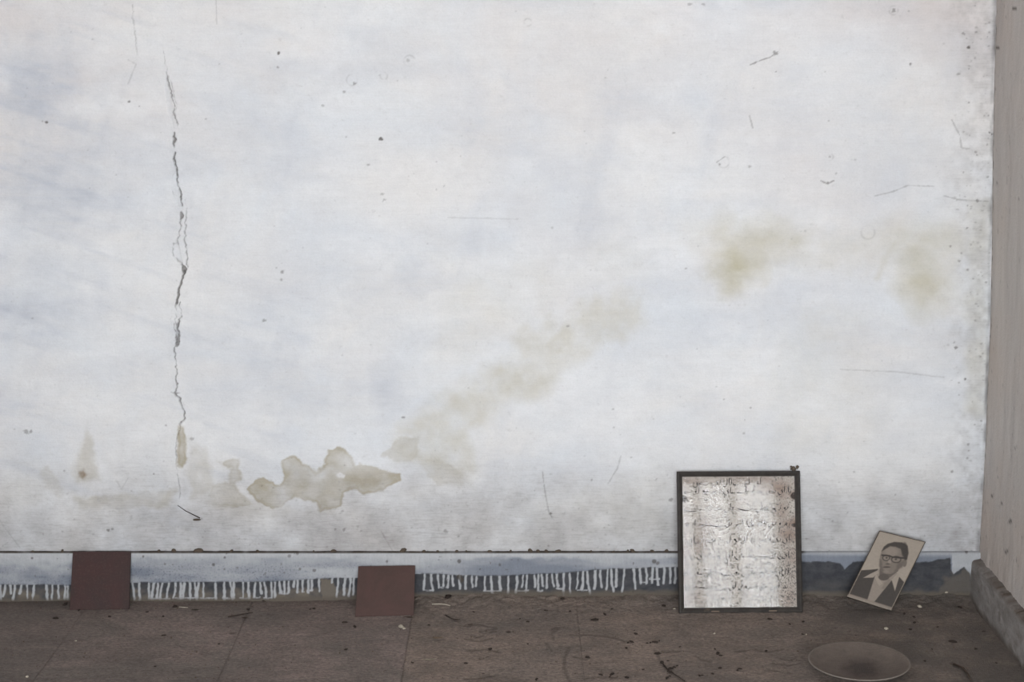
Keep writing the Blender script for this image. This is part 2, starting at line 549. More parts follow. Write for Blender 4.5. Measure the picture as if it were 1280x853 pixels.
# pits and flecks
FLECK = [(348, 67, 2.2, .85), (347, 84, 1.2, .5), (58, 153, 2.0, .8), (53, 152, 1.2, .5), (162, 127, 1.7, .7), (174, 133, 1.2, .55), (476, 174, 2.0, .85), (460, 206, 1.3, .5), (481, 250, 2.0, .55), (478, 243, 1.6, .35), (352, 340, 2.4, .55), (352, 350, 1.8, .45), (330, 401, 2.0, .5), (443, 105, 2.2, .5), (430, 115, 2.0, .45), (403, 132, 2.0, .4), (1138, 80, 2.0, .7), (1117, 13, 3.0, .5), (1136, 14, 1.4, .35), (970, 66, 3.0, .55), (970, 90, 1.8, .6), (1035, 229, 2.0, .7), (1045, 217, 1.2, .4), (899, 206, 2.2, .5), (1037, 196, 2.0, .4), (937, 208, 1.8, .4), (1211, 59, 2.0, .85), (1220, 40, 1.5, .5), (1205, 42, 1.5, .5), (1211, 86, 1.5, .6), (1199, 93, 2.0, .5), (1211, 128, 1.4, .5), (1237, 166, 1.8, .8), (1240, 168, 1.8, .8), (1222, 251, 1.6, .6), (1209, 285, 1.6, .7), (1202, 317, 1.6, .55), (1199, 327, 1.6, .5), (1195, 435, 2.0, .6), (1193, 428, 1.4, .5), (1206, 475, 1.8, .7), (1190, 590, 1.5, .5), (1210, 556, 1.8, .5), (1213, 690, 2.0, .7), (135, 663, 3.2, .65), (140, 662, 2.0, .5), (32, 541, 3.2, .45), (38, 540, 2.0, .5), (192, 593, 1.4, .6), (207, 532, 1.2, .4), (240, 549, 2.0, .35), (430, 663, 2.2, .45), (420, 662, 1.6, .4), (557, 664, 2.6, .4), (504, 522, 1.4, .6), (710, 408, 1.6, .4), (690, 285, 1.2, .3), (688, 643, 1.8, .7), (740, 600, 2.0, .4), (820, 600, 1.6, .4), (838, 625, 2.5, .5), (1028, 694, 3.0, .5), (1036, 690, 2.5, .5), (1020, 692, 2.0, .4), (1080, 552, 1.5, .5), (1068, 590, 1.4, .5), (931, 525, 1.2, .5), (938, 510, 1.2, .5), (930, 542, 1.2, .4), (857, 336, 1.2, .4), (645, 14, 1.2, .25), (510, 76, 2.2, .3), (880, 6, 2.0, .4), (862, 5, 1.8, .35), (905, 500, 1.3, .4), (555, 233, 1.3, .35), (545, 237, 1.0, .3), (842, 166, 1.4, .4), (1069, 200, 1.2, .3)]
FLECK = [(a_, b_, c_ * .74, d_) for a_, b_, c_, d_ in FLECK]
for _ in range(170):
    FLECK.append((rng.uniform(0, 1230), rng.uniform(0, 690), rng.uniform(.3, .8), rng.uniform(.12, .4)))
for _ in range(170):
    FLECK.append((1238 - abs(rng.gauss(0, 24)), rng.uniform(0, 690), rng.uniform(.3, 1.1), rng.uniform(.15, .55)))
for _ in range(200):
    FLECK.append((rng.uniform(0, 1225), 690 - abs(rng.gauss(0, 40)), rng.uniform(.3, 1.1), rng.uniform(.12, .42)))
for (cx, cy, r, a) in FLECK:
    wx = rng.uniform(.8, 1.5)
    # work on a small window of the grid for speed
    p = on_wall(cx, cy)
    i0, i1 = np.searchsorted(xs, [p[0] - .012, p[0] + .012])
    j0, j1 = np.searchsorted(zs, [p[2] - .012, p[2] + .012])
    sl = (slice(j0, j1), slice(i0, i1))
    d = np.hypot((PX[sl] - cx) / wx, PY[sl] - cy) + 2.6 * r * fbm(PX[sl] / 2.6, PY[sl] / 2.6, 55, 3)
    m = sstep(r + .9, r - .7, d)
    A['dirt'][sl] = np.maximum(A['dirt'][sl], a * m)
    disp[sl] += .0012 * m * a
# little rings of blistered paint
for (cx, cy, r) in [(512, 76, 7), (440, 100, 6), (480, 95, 4), (1085, 290, 9), (904, 202, 7), (1037, 197, 5), (660, 28, 5), (1117, 13, 5)]:
    p = on_wall(cx, cy)
    i0, i1 = np.searchsorted(xs, [p[0] - .03, p[0] + .03])
    j0, j1 = np.searchsorted(zs, [p[2] - .03, p[2] + .03])
    sl = (slice(j0, j1), slice(i0, i1))
    d = np.abs(np.hypot(PX[sl] - cx, PY[sl] - cy) - r + 4 * nz1[sl])
    ang = vnoise(np.arctan2(PY[sl] - cy, PX[sl] - cx) * 1.3 + 10, 0 * PX[sl] + cx, 3)
    A['dirt'][sl] = np.maximum(A['dirt'][sl], .24 * sstep(1.6, .2, d) * ang ** 1.5)
# dark dirt line in the corner
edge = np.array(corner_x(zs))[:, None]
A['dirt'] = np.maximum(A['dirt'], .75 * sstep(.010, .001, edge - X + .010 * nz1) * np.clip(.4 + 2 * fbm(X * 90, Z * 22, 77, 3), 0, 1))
fade = sstep(1.42, 1.36, Z) * sstep(-1.25, -1.2, X)
disp *= fade
P = np.stack([X, disp, Z], -1)
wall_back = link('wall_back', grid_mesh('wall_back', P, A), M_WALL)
tag(wall_back, kind='structure')

# ---- right wall ------------------------------------------------
ys = -axis((-.03, .55, .004), (.55, 2.2, .15))
zs2 = axis((-.02, 1.5, .006), (1.5, CEIL, .3))
Y2, Z2 = np.meshgrid(ys, zs2)
f1 = fbm(Y2 * 30, Z2 * 9, 11, 5)
f2 = fbm(Y2 * 120, Z2 * 90, 12, 3)
Xw = corner_x(Z2) + .004 * f1 * sstep(0, -.02, Y2) + .0012 * f2
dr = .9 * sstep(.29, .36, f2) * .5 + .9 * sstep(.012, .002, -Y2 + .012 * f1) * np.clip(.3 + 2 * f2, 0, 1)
for (px, py, r) in [(1268, 11, 2.5), (1263, 652, 2.2), (1247, 60, 2.2), (1244, 110, 1.5), (1273, 250, 1.5), (1246, 230, 1.5), (1258, 690, 2), (1252, 630, 1.5), (1240, 620, 1.8), (1270, 560, 1.4)]:
    d = np.hypot(*[a - b for a, b in zip(proj(corner_x(Z2), Y2, Z2), (px, py))])
    dr = np.maximum(dr, .8 * sstep(r + .8, r - .8, d))
wall_right = link('wall_right', grid_mesh('wall_right', np.stack([Xw, Y2, Z2], -1), {'dirt': dr}, True), M_RWALL)
tag(wall_right, kind='structure')

# ---- back skirting with the combed whitewash --------------------
SK_Y, SK_H = -.012, float(on_wall(300, 691.5, -.012)[2])
sx = axis((-3.0, -1.25, .2), (-1.25, 1.10, .0013))
prof = [(SK_Y, z) for z in np.linspace(-.02, SK_H - .002, 58)] + [(SK_Y + .0015, SK_H), (SK_Y + .006, SK_H + .0008), (.006, SK_H + .0015)]
SY = np.array([p[0] for p in prof])[:, None] + 0 * sx[None, :]
SZ = np.array([p[1] for p in prof])[:, None] + 0 * sx[None, :]
SX = sx[None, :] + 0 * SY
KX, KY = proj(SX, SY, SZ)
k1, k2, k3 = fbm(KX / 14, KY / 9, 31, 4), fbm(KX / 4, KY / 4, 32, 3), fbm(KX / 70, KY / 14, 33, 4)
edge_y = np.interp(KX, [0, 90, 160, 300, 345, 400, 450, 530, 600, 640, 700, 760, 840], [730, 731, 728, 727, 726, 723, 722, 717, 719, 719, 716, 711, 709])
lw = sstep(1.0, -.6, KY - edge_y + 2.0 * k1 + 1.2 * k2)
DRIP = [(1, 750), (7, 746), (13, 742), (19, 750), (27.5, 742), (34, 749), (43, 750), (57.4, 750), (66, 750), (73, 749), (81.4, 749), (85, 750), (165.6, 750), (173.8, 750), (186, 749), (192, 749), (197.5, 748), (203, 749), (211, 749), (220, 748), (226, 748), (230.6, 748), (237.5, 749), (243.8, 748), (248, 749), (254.4, 748), (268.8, 749), (280.6, 749), (288, 748), (292.5, 749), (303.8, 748), (310.6, 748), (318.8, 747), (325.6, 742), (331, 748), (338.8, 748), (343.8, 747), (349.4, 741), (355.6, 743), (360.6, 741), (368, 734), (371.9, 741), (378.8, 740), (385.6, 741), (390, 738), (398.8, 739), (415, 728), (422.5, 747), (431, 744), (438, 745), (442, 744), (530, 737), (539.4, 738), (548, 735), (554.4, 733), (560, 733), (566, 732), (574.4, 736), (582, 736), (590, 734), (595, 733), (605.9, 739), (614.6, 742), (625, 737), (634.9, 741), (646.4, 741), (653.5, 734), (658.4, 741), (668.8, 734), (672.5, 739), (677.5, 733), (683.5, 735), (690.7, 733), (696.7, 733), (704.3, 744), (712.5, 743), (721.8, 736), (728.2, 737), (734.8, 743), (743.5, 736), (751, 734), (758.8, 737), (764.8, 740), (769.8, 733), (779, 740), (793.3, 736), (801, 728), (808, 722), (815, 722), (822.3, 731), (829.4, 728), (838, 722), (843.6, 723)]
rd = random.Random(12)
for (dx, dy) in DRIP:
    sl_ = rd.uniform(-.14, .14)
    w0 = rd.uniform(1.0, 1.65)
    top = 705
    pts = [(dx - sl_ * 12, top), (dx, 729), (dx + sl_ * (dy - 729) + rd.uniform(-1, 1), dy)]
    wd = [w0, w0 * .9, w0 * rd.uniform(.75, 1.25)]
    local(KX, KY, (dx - 9, 700, dx + 9, 754), lambda x, y: .86 * sstep(.8, -.6, seg_dist(x + 1.8 * fbm(y / 9, 0 * y + dx, 207, 2), y, pts, wd) + 1.7 * fbm(x / 3, y / 4, 200, 3)), lw)
for (a, b, y) in [(185, 212, 748.5), (219, 236, 748), (240, 268, 748), (278, 293, 748), (300, 312, 748), (318, 325, 747), (330, 340, 748), (349, 360, 742), (371, 380, 740.5), (384, 391, 738), (530, 540, 738), (548, 560, 734.5), (605, 626, 739), (646, 660, 738.5), (672, 678, 739), (696, 705, 736), (722, 734, 738), (801, 808, 728), (812, 824, 724)]:
    pts = [(a, y), ((a + b) / 2, y + .6), (b, y)]
    local(KX, KY, (a - 5, y - 6, b + 5, y + 6), lambda x, yy: .9 * sstep(.7, -.5, seg_dist(x, yy, pts, [.9, .7, .9]) + 1.4 * k2[0, 0] + 1.8 * fbm(x / 4, yy / 3, 210, 3)), lw)
local(KX, KY, (725, 690, 740, 720), lambda x, y: sstep(.8, -.8, poly_sd(x, y, [(729, 694), (735, 694), (734, 716), (731, 712)])), lw)
# right of the picture frame: the whitewash has come off
right = sstep(996, 1000, KX)
ry = np.interp(KX, [1000, 1030, 1050, 1056, 1066, 1100, 1160, 1188, 1189, 1192, 1197, 1205, 1212, 1216, 1222], [701, 703, 704, 712, 703, 703, 703, 697, 712, 717, 714, 708, 716, 730, 738])
rw = sstep(1.0, -1.0, KY - ry + 4 * k1 + 2 * k2)
white = lw * (1 - right) + rw * right
bl = np.clip(.28 + 1.5 * k3 + .25 * sstep(560, 640, KX) * sstep(800, 700, KX) + .3 * sstep(700, 716, KY), 0, 1) * sstep(694, 700, KY + 8 * k1)
bl = np.clip(bl + .45 * sstep(320, 60, KX) * sstep(696, 708, KY + 10 * k1) * (.7 + 1.5 * k1), 0, 1)
bl = np.where(KX > 996, np.clip(.25 + .9 * sstep(690, 699, KY) * (KX < 1190) + k3, 0, 1), bl)
bl *= (KY < edge_y + 1) | (KX > 996)
spk = np.clip(sstep(698, 712, KY) * (.75 + 2 * k3), 0, 1) * (KY < edge_y + 1) * (KX < 470)
bare = np.clip(sstep(732, 746, KY + 10 * k1 - 4 * (KX > 500)) * (.55 + 1.6 * k1), 0, 1)
local(KX, KY, (395, 718, 425, 752), lambda x, y: .9 * sstep(2, -2, poly_sd(x, y, [(400, 724), (414, 723), (420, 735), (423, 750), (402, 750)]) + 8 * fbm(x / 7, y / 7, 5, 3)), bare)
local(KX, KY, (1170, 700, 1225, 748), lambda x, y: .5 * sstep(3, -3, poly_sd(x, y, [(1182, 722), (1196, 716), (1214, 712), (1217, 742), (1172, 742)]) + 12 * fbm(x / 9, y / 7, 6, 3)), bare)
flr = np.interp(KX, [330, 600], [751, 742])
dust = sstep(-6, 1, KY - flr + 5 * k1) * .9
dust = np.maximum(dust, right * .35 * np.clip(sstep(720, 738, KY) * (.4 + 2 * k1), 0, 1))
led = (SY > SK_Y + .001)
dirt = np.where(led, np.clip(.95 + k1, 0, 1), 0) * sstep(1010, 1000, KX)
dirt = np.maximum(dirt, .5 * sstep(.29, .37, k2) * (KX < 900))
for (cx, cy, r, a) in [(40, 698, 1.5, .7), (179, 696, 1.3, .7), (267, 706, 2.0, .7), (281, 697, 1.5, .7), (281, 712, 1.0, .6), (206, 705, 1.2, .5), (297, 710, 1, .6), (362, 695, 2, .5), (372, 692, 2, .6), (393, 713, 2, .6), (574, 702, 2.4, .7), (484, 702, 1.5, .6), (574, 722, 3, .8), (577, 725, 3, .8), (818, 702, 2.5, .7), (822, 704, 2.0, .6), (375, 712, 1.5, .6), (625, 706, 1.3, .6), (1208, 690, 2, .7)]:
    local(KX, KY, (cx - 6, cy - 6, cx + 6, cy + 6), lambda x, y: a * sstep(r + .8, r - .6, np.hypot(x - cx, (y - cy)) + 2 * fbm(x / 3, y / 3, 9, 3)), dirt)
dsp = .0011 * white * (~led) + .0012 * k1 + .0025 * k3 - .0016 * bare * (~led) * .5
vis = sstep(-1.25, -1.2, SX)
SKP = np.stack([SX, SY - dsp * vis, SZ + led * .0012 * k1], -1)
baseboard_back = link('baseboard_back', grid_mesh('baseboard_back', SKP, {'white': white, 'bluish': bl, 'speckle': spk, 'bare': bare, 'dust': dust, 'dirt': dirt}), M_SKIRT)
tag(baseboard_back, kind='structure')

# ---- right skirting ----------------------------------------------
by = -axis((-.03, .6, .004), (.6, 2.2, .2))
pr = [(-.020, z) for z in np.linspace(-.02, .094, 30)] + [(-.018, .0985), (-.014, .1005), (-.008, .1015), (-.002, .103), (.004, .106), (.012, .11)]
BX = np.array([p[0] for p in pr])[:, None] + 0 * by[None, :]
BZ = np.array([p[1] for p in pr])[:, None] + 0 * by[None, :]
BY = by[None, :] + 0 * BX
b1, b2 = fbm(BY * 40, BZ * 40, 51, 5), fbm(BY * 160, BZ * 160, 52, 3)
top = sstep(.088, .1, BZ)
BXX = corner_x(np.maximum(BZ, 0)) + BX - .004 * b1 - .0015 * b2
BZZ = BZ + top * (.006 * b1 + .003 * b2)
dd = np.clip(top * (.75 + 1.5 * b1) + .8 * sstep(.022, .004, BZ + .02 * b1) + .35 * sstep(.12, .28, b1), 0, 1)
baseboard_right = link('baseboard_right', grid_mesh('baseboard_right', np.stack([BXX, BY, BZZ], -1), {'dust': dd}, True), M_RSKIRT)
tag(baseboard_right, kind='structure')

# ---- the rest of the room, behind the camera --------------------
M_PLASTER = plain('room_plaster', srgb(176, 172, 170), .9, .06, 8)
M_CEIL = plain('room_ceiling', srgb(128, 112, 104), .9, .06, 6)
M_WOOD = plain('window_wood', srgb(120, 112, 104), .7, .15, 40)


def box_obj(name, boxes, mat, parent=None):
    def fn(bm):
        for b in boxes:
            add_box(bm, *b)
    return link(name, bm_mesh(name, fn), mat, parent)


tag(box_obj('ceiling', [(ROOM_L - .15, ROOM_R + .15, ROOM_Y - .15, .15, CEIL, CEIL + .12)], M_CEIL), kind='structure')
tag(box_obj('wall_left', [(ROOM_L - .15, ROOM_L, ROOM_Y, .1, -.1, CEIL)], M_PLASTER), kind='structure')
tag(box_obj('wall_alcove', [(1.11, ROOM_R + .15, -2.2, -2.08, -.1, CEIL)], M_PLASTER), kind='structure')
tag(box_obj('wall_far_right', [(ROOM_R, ROOM_R + .15, ROOM_Y, -2.2, -.1, CEIL)], M_PLASTER), kind='structure')
(a0, a1, az0, az1), (b0, b1_, bz0, bz1) = WIN
yf0, yf1 = ROOM_Y - .15, ROOM_Y
tag(box_obj('wall_front', [(ROOM_L - .15, b0, yf0, yf1, -.1, CEIL), (b1_, a0, yf0, yf1, -.1, CEIL), (a1, ROOM_R + .15, yf0, yf1, -.1, CEIL),
                           (b0, b1_, yf0, yf1, -.1, bz0), (b0, b1_, yf0, yf1, bz1, CEIL), (a0, a1, yf0, yf1, -.1, az0), (a0, a1, yf0, yf1, az1, CEIL)], M_PLASTER), kind='structure')
for i, (x0, x1, z0, z1) in enumerate(WIN):
    w = empty('window_%d' % (i + 1), ((x0 + x1) / 2, ROOM_Y - .06, z0))  # second window is added for its light on the back wall
    tag(w, kind='structure')
    cx = (x0 + x1) / 2
    hw, hh = (x1 - x0) / 2, z1 - z0
    o = box_obj('window_frame', [(-hw, -hw + .03, -.03, .03, 0, hh), (hw - .012, hw, -.03, .03, 0, hh), (-hw, hw, -.03, .03, 0, .04), (-hw, hw, -.03, .03, hh - .02, hh)], M_WOOD, w)
    for bx in ([1.205 - cx, 1.395 - cx] if i == 0 else [-.45, 0, .45]):
        box_obj('glazing_bar', [(bx - .021, bx + .021, -.02, .02, .04, hh - .02)], M_WOOD, w)

# ---- floor: a bed and paving slabs -------------------------------
floor = box_obj('floor', [(ROOM_L - .15, ROOM_R + .15, ROOM_Y - .15, .1, -.1, -.008)], M_FLOOR_OLIVE)
tag(floor, kind='structure')


def bank_h(x, y):
    px = 640 + x / .00178
    return .0155 * sstep(330, 600, px) * np.exp(-np.maximum(-y - .012, 0) / .045)


SCR = [  # drawn marks in the dust, in pixels
    ([(690, 787), (700, 785), (690, 792), (692, 800)], 1.2), ([(712, 795), (735, 794), (758, 796), (775, 800), (789, 804)], 1.0),
    ([(712, 811), (706, 822), (705, 836), (712, 852)], 2.6), ([(580, 783), (600, 782), (622, 786), (600, 790)], .9), ([(582, 799), (600, 802), (616, 798)], .9), ([(586, 813), (608, 812), (625, 815)], .9),
    ([(580, 849), (600, 848), (615, 845)], 1.2), ([(822, 818), (826, 829), (836, 840), (846, 846), (856, 853)], 1.8), ([(850, 814), (830, 815), (822, 819)], .9),
    ([(557, 769), (566, 775), (573, 777)], .9), ([(780, 802), (770, 798), (760, 796)], .8), ([(620, 790), (604, 792)], .7), ([(870, 820), (880, 826), (890, 828)], .8),
    ([(920, 815), (940, 812), (960, 815), (980, 812)], .8), ([(965, 830), (985, 832), (1000, 830)], .8), ([(960, 838), (990, 842)], .8), ([(1190, 830), (1205, 838), (1213, 852)], 2.6), ([(975, 824), (990, 826), (995, 822)], .8),
    ([(590, 794), (596, 797), (604, 795)], .8), ([(612, 820), (600, 824)], .7), ([(672, 796), (684, 806), (690, 815)], .6), ([(735, 825), (718, 822)], .8), ([(730, 848), (748, 847), (770, 847)], .9)]
j0 = on_floor(515, 770)[0]
SW = .3745
slab_bounds = [(j0 + SW * k, j0 + SW * (k + 1)) for k in range(-4, 4)]
for k, (u0, u1) in enumerate(slab_bounds):
    u1 = min(u1, 1.12)
    gx = axis((u0 + (.0003 if u0 < j0 + .1 else .00005), u1 - (.0003 if u0 < j0 - .1 else .00005), .0036))
    gy = -axis((-.004, .78, .0036))
    FX, FY = np.meshgrid(gx, gy)
    g1, g2, g3 = fbm(FX * 26, FY * 26, 71, 5), fbm(FX * 110, FY * 110, 72, 3), fbm(FX * 5, FY * 6, 73, 4)
    qx, qy = proj(FX, FY, 0 * FX)
    hgt = .0022 * g1 + .0011 * g2 + .004 * g3 + bank_h(FX, FY) * (1 + .7 * g1 + .5 * g2)
    ed = np.minimum(FX - u0, u1 - FX)
    hgt -= (.0009 if u0 < j0 + .1 else .0002) * sstep(.004, .0, ed + .006 * np.maximum(g1, 0))
    scr = np.zeros(FX.shape)
    for pts, w in SCR:
        local(qx, qy, bbox(pts, 8), lambda x, y: .42 * sstep(1.3, -.2, seg_dist(x, y * 1.0, pts, [w * .6] * len(pts)) + 1.6 * fbm(x / 5, y / 3, 8, 3)), scr)
    joint = .25 if u0 > j0 + .1 else 1.0
    scr = np.maximum(scr, .24 * joint * sstep(.003, .0005, ed + .004 * g2) * (.5 + g3))
    hgt -= .0028 * scr
    bank = np.clip(np.exp(FY / .045) * (.65 + 1.2 * g1), 0, 1) * .8
    wet = np.clip(sstep(.62, 1.0, FX + .25 * g3 + .10 * g1) * (.8 + g1) + sstep(-.86, -1.1, FX + .3 * g3) * .45 + .35 * sstep(.05, .22, g3), 0, 1)
    me = grid_mesh('paving_slab', np.stack([FX, FY, hgt], -1), {'bank': bank, 'scratch': scr, 'wet': wet}, True)
    link('paving_slab', me, M_FLOOR_RED if u1 < j0 + .01 else M_FLOOR_OLIVE, floor)
far = bm_mesh('paving_slab', lambda bm: add_box(bm, .0007, SW - .0007, -.77, 0, -.03, 0, .0015))
for r in range(1, 4):
    for k, (u0, u1) in enumerate(slab_bounds):
        if u0 + SW < 1.2:
            o = link('paving_slab', far, M_FLOOR_OLIVE, floor)
            o.location = (u0, -.005 - .776 * r, -.001)


def floor_z(x, y):
    g1, g3 = fbm(np.array([x * 26.]), np.array([y * 26.]), 71, 5)[0], fbm(np.array([x * 5.]), np.array([y * 6.]), 73, 4)[0]
    g2 = fbm(np.array([x * 110.]), np.array([y * 110.]), 72, 3)[0]
    return float(.0022 * g1 + .0011 * g2 + .004 * g3 + bank_h(np.array([x]), np.array([y]))[0] * (1 + .7 * g1 + .5 * g2))


def on_ground(px, py):
    z = 0.0
    for _ in range(4):
        p = on_floor(px, py, z)
        z = floor_z(p[0], p[1])
    p[2] = z
    return p


def frame_from(o_, xdir, up):
    """matrix with local x along xdir, local z near up, local y pointing back"""
    x = Vector(xdir).normalized()
    z = Vector(up)
    z = (z - x * z.dot(x)).normalized()
    y = z.cross(x)
    m = Matrix((x, y, z)).transposed().to_4x4()
    m.translation = Vector(o_)
    return m


# ------------------------------------------------------------------ framed calligraphy
FW, FH = .2815, .3205
bl3, br3 = on_ground(849, 767.3), on_ground(1003, 766)
zb = min(bl3[2], br3[2])
bl3 = on_floor(849, 767.3, zb + .001)
br3 = on_floor(1003, 766, zb + .001)
tl3 = on_wall(845, 589.5, -.024)
fr = empty('picture_frame')
fr.matrix_world = frame_from(bl3, br3 - bl3, tl3 - bl3)
tag(fr, 'dark wooden picture frame with handwritten page under dusty glass, leaning on wall', 'picture frame')
n = N('dark_frame_wood')
g = n.noise((60, 60, 60), 5, .6)
c = n.mix(n.ramp(g, .3, .75), srgb(66, 62, 58), srgb(50, 46, 43))
c = n.mix(n.ramp(n.noise((25, 25, 25), 4), .62, .72), c, srgb(92, 82, 72))
n.bump(g, .4, .001)
M_FRAME = n.done(c, .55)
RW, RT = .0118, .017


def rail(p0, p1, inward):
    """a mitred moulding: p0, p1 outer corners in the frame plane (x, z)"""
    p0, p1, iw = Vector((p0[0], 0, p0[1])), Vector((p1[0], 0, p1[1])), Vector((inward[0], 0, inward[1]))
    d = (p1 - p0).normalized()
    section = [(0, RT - .004), (0, .003), (.0015, .0008), (.004, 0), (.0065, .0012), (.009, .0035), (RW, .0048), (RW, RT - .004)]  # (inward, y)

    def fn(bm):
        rings = []
        for P_, s in ((p0, 1), (p1, -1)):
            rings.append([bm.verts.new(P_ + iw * t + d * (t * s) + Vector((0, y, 0))) for t, y in section])
        k = len(section)
        for i in range(k):
            bm.faces.new((rings[0][i], rings[0][(i + 1) % k], rings[1][(i + 1) % k], rings[1][i]))
        bm.faces.new(rings[0])
        bm.faces.new(rings[1][::-1])
    return link('frame_rail', bm_mesh('frame_rail', fn), M_FRAME, fr)


rail((0, 0), (FW, 0), (0, 1))
rail((FW, 0), (FW, FH), (-1, 0))
rail((FW, FH), (0, FH), (0, -1))
rail((0, FH), (0, 0), (1, 0))
bk = link('backing_board', bm_mesh('backing_board', lambda bm: add_box(bm, .004, FW - .004, .0115, .0135, .004, FH - .004, .0004)), plain('backing_board', srgb(120, 100, 80)), fr)
# the page
pu, pv = np.meshgrid(np.linspace(RW - .002, FW - RW + .002, 130), np.linspace(RW - .002, FH - RW + .002, 150))
U_, V_ = pu / FW, pv / FH


def sp(x, y, rx, ry, a, seed=0):
    r = np.hypot((U_ - x) / rx, (V_ - y) / ry) + .9 * fbm(U_ * 14, V_ * 16, seed, 4)
    return a * np.clip(1 - r, 0, 1) ** .8


brown = np.zeros(U_.shape)
for q in [(.82, .88, .18, .10, .8, 1), (.74, .93, .14, .09, .6, 7), (.95, .83, .10, .05, .8, 2), (.97, .62, .14, .10, .95, 3), (.92, .54, .16, .10, .75, 4), (.85, .70, .10, .14, .5, 5), (.95, .38, .1, .2, .5, 6), (.15, .93, .25, .07, .4, 8), (.45, .955, .45, .05, .45, 9), (.06, .45, .06, .35, .35, 10), (.1, .1, .14, .1, .45, 11), (.9, .1, .12, .12, .45, 12), (.18, .50, .10, .12, .45, 13), (.22, .60, .1, .1, .4, 14)]:
    brown = np.maximum(brown, sp(*q))
drk = np.maximum(sp(.05, .805, .030, .022, 3.0, 21), sp(.955, .825, .032, .026, 3.0, 22))
drk = np.maximum(drk, sp(.965, .615, .03, .015, 3.0, 23))
drk = np.maximum(drk, sp(.36, .10, .012, .012, 3.0, 25))
n = N('old_handwritten_paper')
fine = n.noise((260, 260, 260), 4, .65)
mid = n.noise((55, 55, 55), 4, .6)
c = n.mix(n.ramp(mid, .35, .7), srgb(196, 188, 178), srgb(182, 175, 166))
c = n.mix(n.attr('brown'), c, srgb(140, 116, 102))
spk2 = n.noise((330, 330, 330), 3, .7, 0, (5, 2, 1))
c = n.mix(n.ramp(n.math('SUBTRACT', fine, n.math('MULTIPLY', n.attr('spots'), .07)), .40, .31), c, srgb(96, 90, 86))
c = n.mix(n.ramp(n.math('ADD', spk2, n.math('MULTIPLY', n.attr('spots'), .06)), .64, .72, 0, .75), c, srgb(84, 80, 78))
c = n.mix(n.attr('dark'), c, srgb(66, 56, 50))
M_PAPER = n.done(c, .9)
spots = sstep(.75, .25, V_)
page = link('page', grid_mesh('page', np.stack([pu, .0108 + 0 * pu, pv], -1), {'brown': brown, 'dark': np.clip(drk, 0, 1), 'spots': spots}), M_PAPER, fr)
tag(page, label='yellowed page with foxing and brown water stains')

# handwriting: pen strokes written right to left with a slanted broad nib
M_INK = plain('faded_black_ink', srgb(48, 45, 46), .8, .2, 80, 0)
GL = {  # strokes in em, advance
    'a': ([[(.03, .95), (0, .5), (-.03, .02)]], .26),
    'd': ([[(-.02, .42), (-.02, .2), (-.14, .02), (-.34, .04)]], .42),
    'z': ([[(-.02, .42), (-.02, .2), (-.14, .02), (-.34, .04)], [(-.1, .66), (-.16, .62)]], .42),
    'r': ([[(0, .26), (-.04, .02), (-.16, -.16), (-.36, -.26)]], .34),
    'v': ([[(-.1, .32), (0, .24), (-.08, .12), (-.19, .2), (-.1, .33), (-.03, .1), (-.16, -.14), (-.40, -.24)]], .40),
    'y': ([[(0, .42), (-.14, .46), (-.2, .3), (-.08, .12), (-.12, -.16), (-.38, -.3), (-.66, -.2), (-.74, .06)]], .82),
    'n': ([[(0, .24), (-.03, -.06), (-.2, -.26), (-.46, -.26), (-.64, -.06), (-.62, .16)], [(-.3, .16), (-.36, .11)]], .74),
    't': ([[(0, .28), (-.12, .04), (-.5, -.04), (-.9, .02), (-1.06, .2)], [(-.5, .34), (-.56, .3)], [(-.64, .36), (-.7, .32)]], 1.14),
    'T': ([[(0, .30), (-.2, .06), (-.8, -.10), (-1.5, -.06), (-2.1, .10), (-2.3, .26)], [(-1.0, .3), (-1.06, .25)]], 2.4),
    'b': ([[(0, .26), (-.06, .05), (-.3, 0)], [(-.14, -.24), (-.2, -.29)]], .32),
    's': ([[(0, .26), (-.07, .04), (-.16, .2), (-.22, .04), (-.32, .2), (-.38, .02), (-.5, 0)]], .52),
    'm': ([[(0, .06), (-.08, .18), (-.18, .1), (-.08, 0), (-.34, 0)]], .36),
    'k': ([[(-.06, .85), (-.1, .3), (-.16, .04), (-.42, 0)], [(.14, 1.12), (-.1, .92), (-.34, .78)]], .46),
    'l': ([[(0, 1.0), (-.04, .4), (-.12, -.14), (-.34, -.26), (-.54, -.1), (-.54, .1)]], .62),
    'h': ([[(0, .22), (-.12, .34), (-.24, .16), (-.1, .02), (-.04, .18), (-.3, 0)]], .34),
    'j': ([[(0, .22), (-.26, .34), (-.4, .26), (-.12, .1), (-.02, -.16), (-.22, -.42), (-.5, -.4)], [(-.2, -.1), (-.26, -.15)]], .52),
    'q': ([[(-.1, .3), (0, .2), (-.1, .1), (-.2, .2), (-.08, .3), (-.04, .02), (-.2, -.22), (-.46, -.22), (-.62, .06)], [(-.1, .56), (-.16, .51)], [(-.24, .58), (-.3, .53)]], .72),
    'f': ([[(-.1, .3), (0, .22), (-.1, .12), (-.2, .2), (-.1, .3), (-.06, .04), (-.34, 0)], [(-.1, .56), (-.16, .51)]], .38),
    '-': ([[(0, .02), (-.3, -.03), (-.6, .02)]], .6), ' ': ([], .34)}
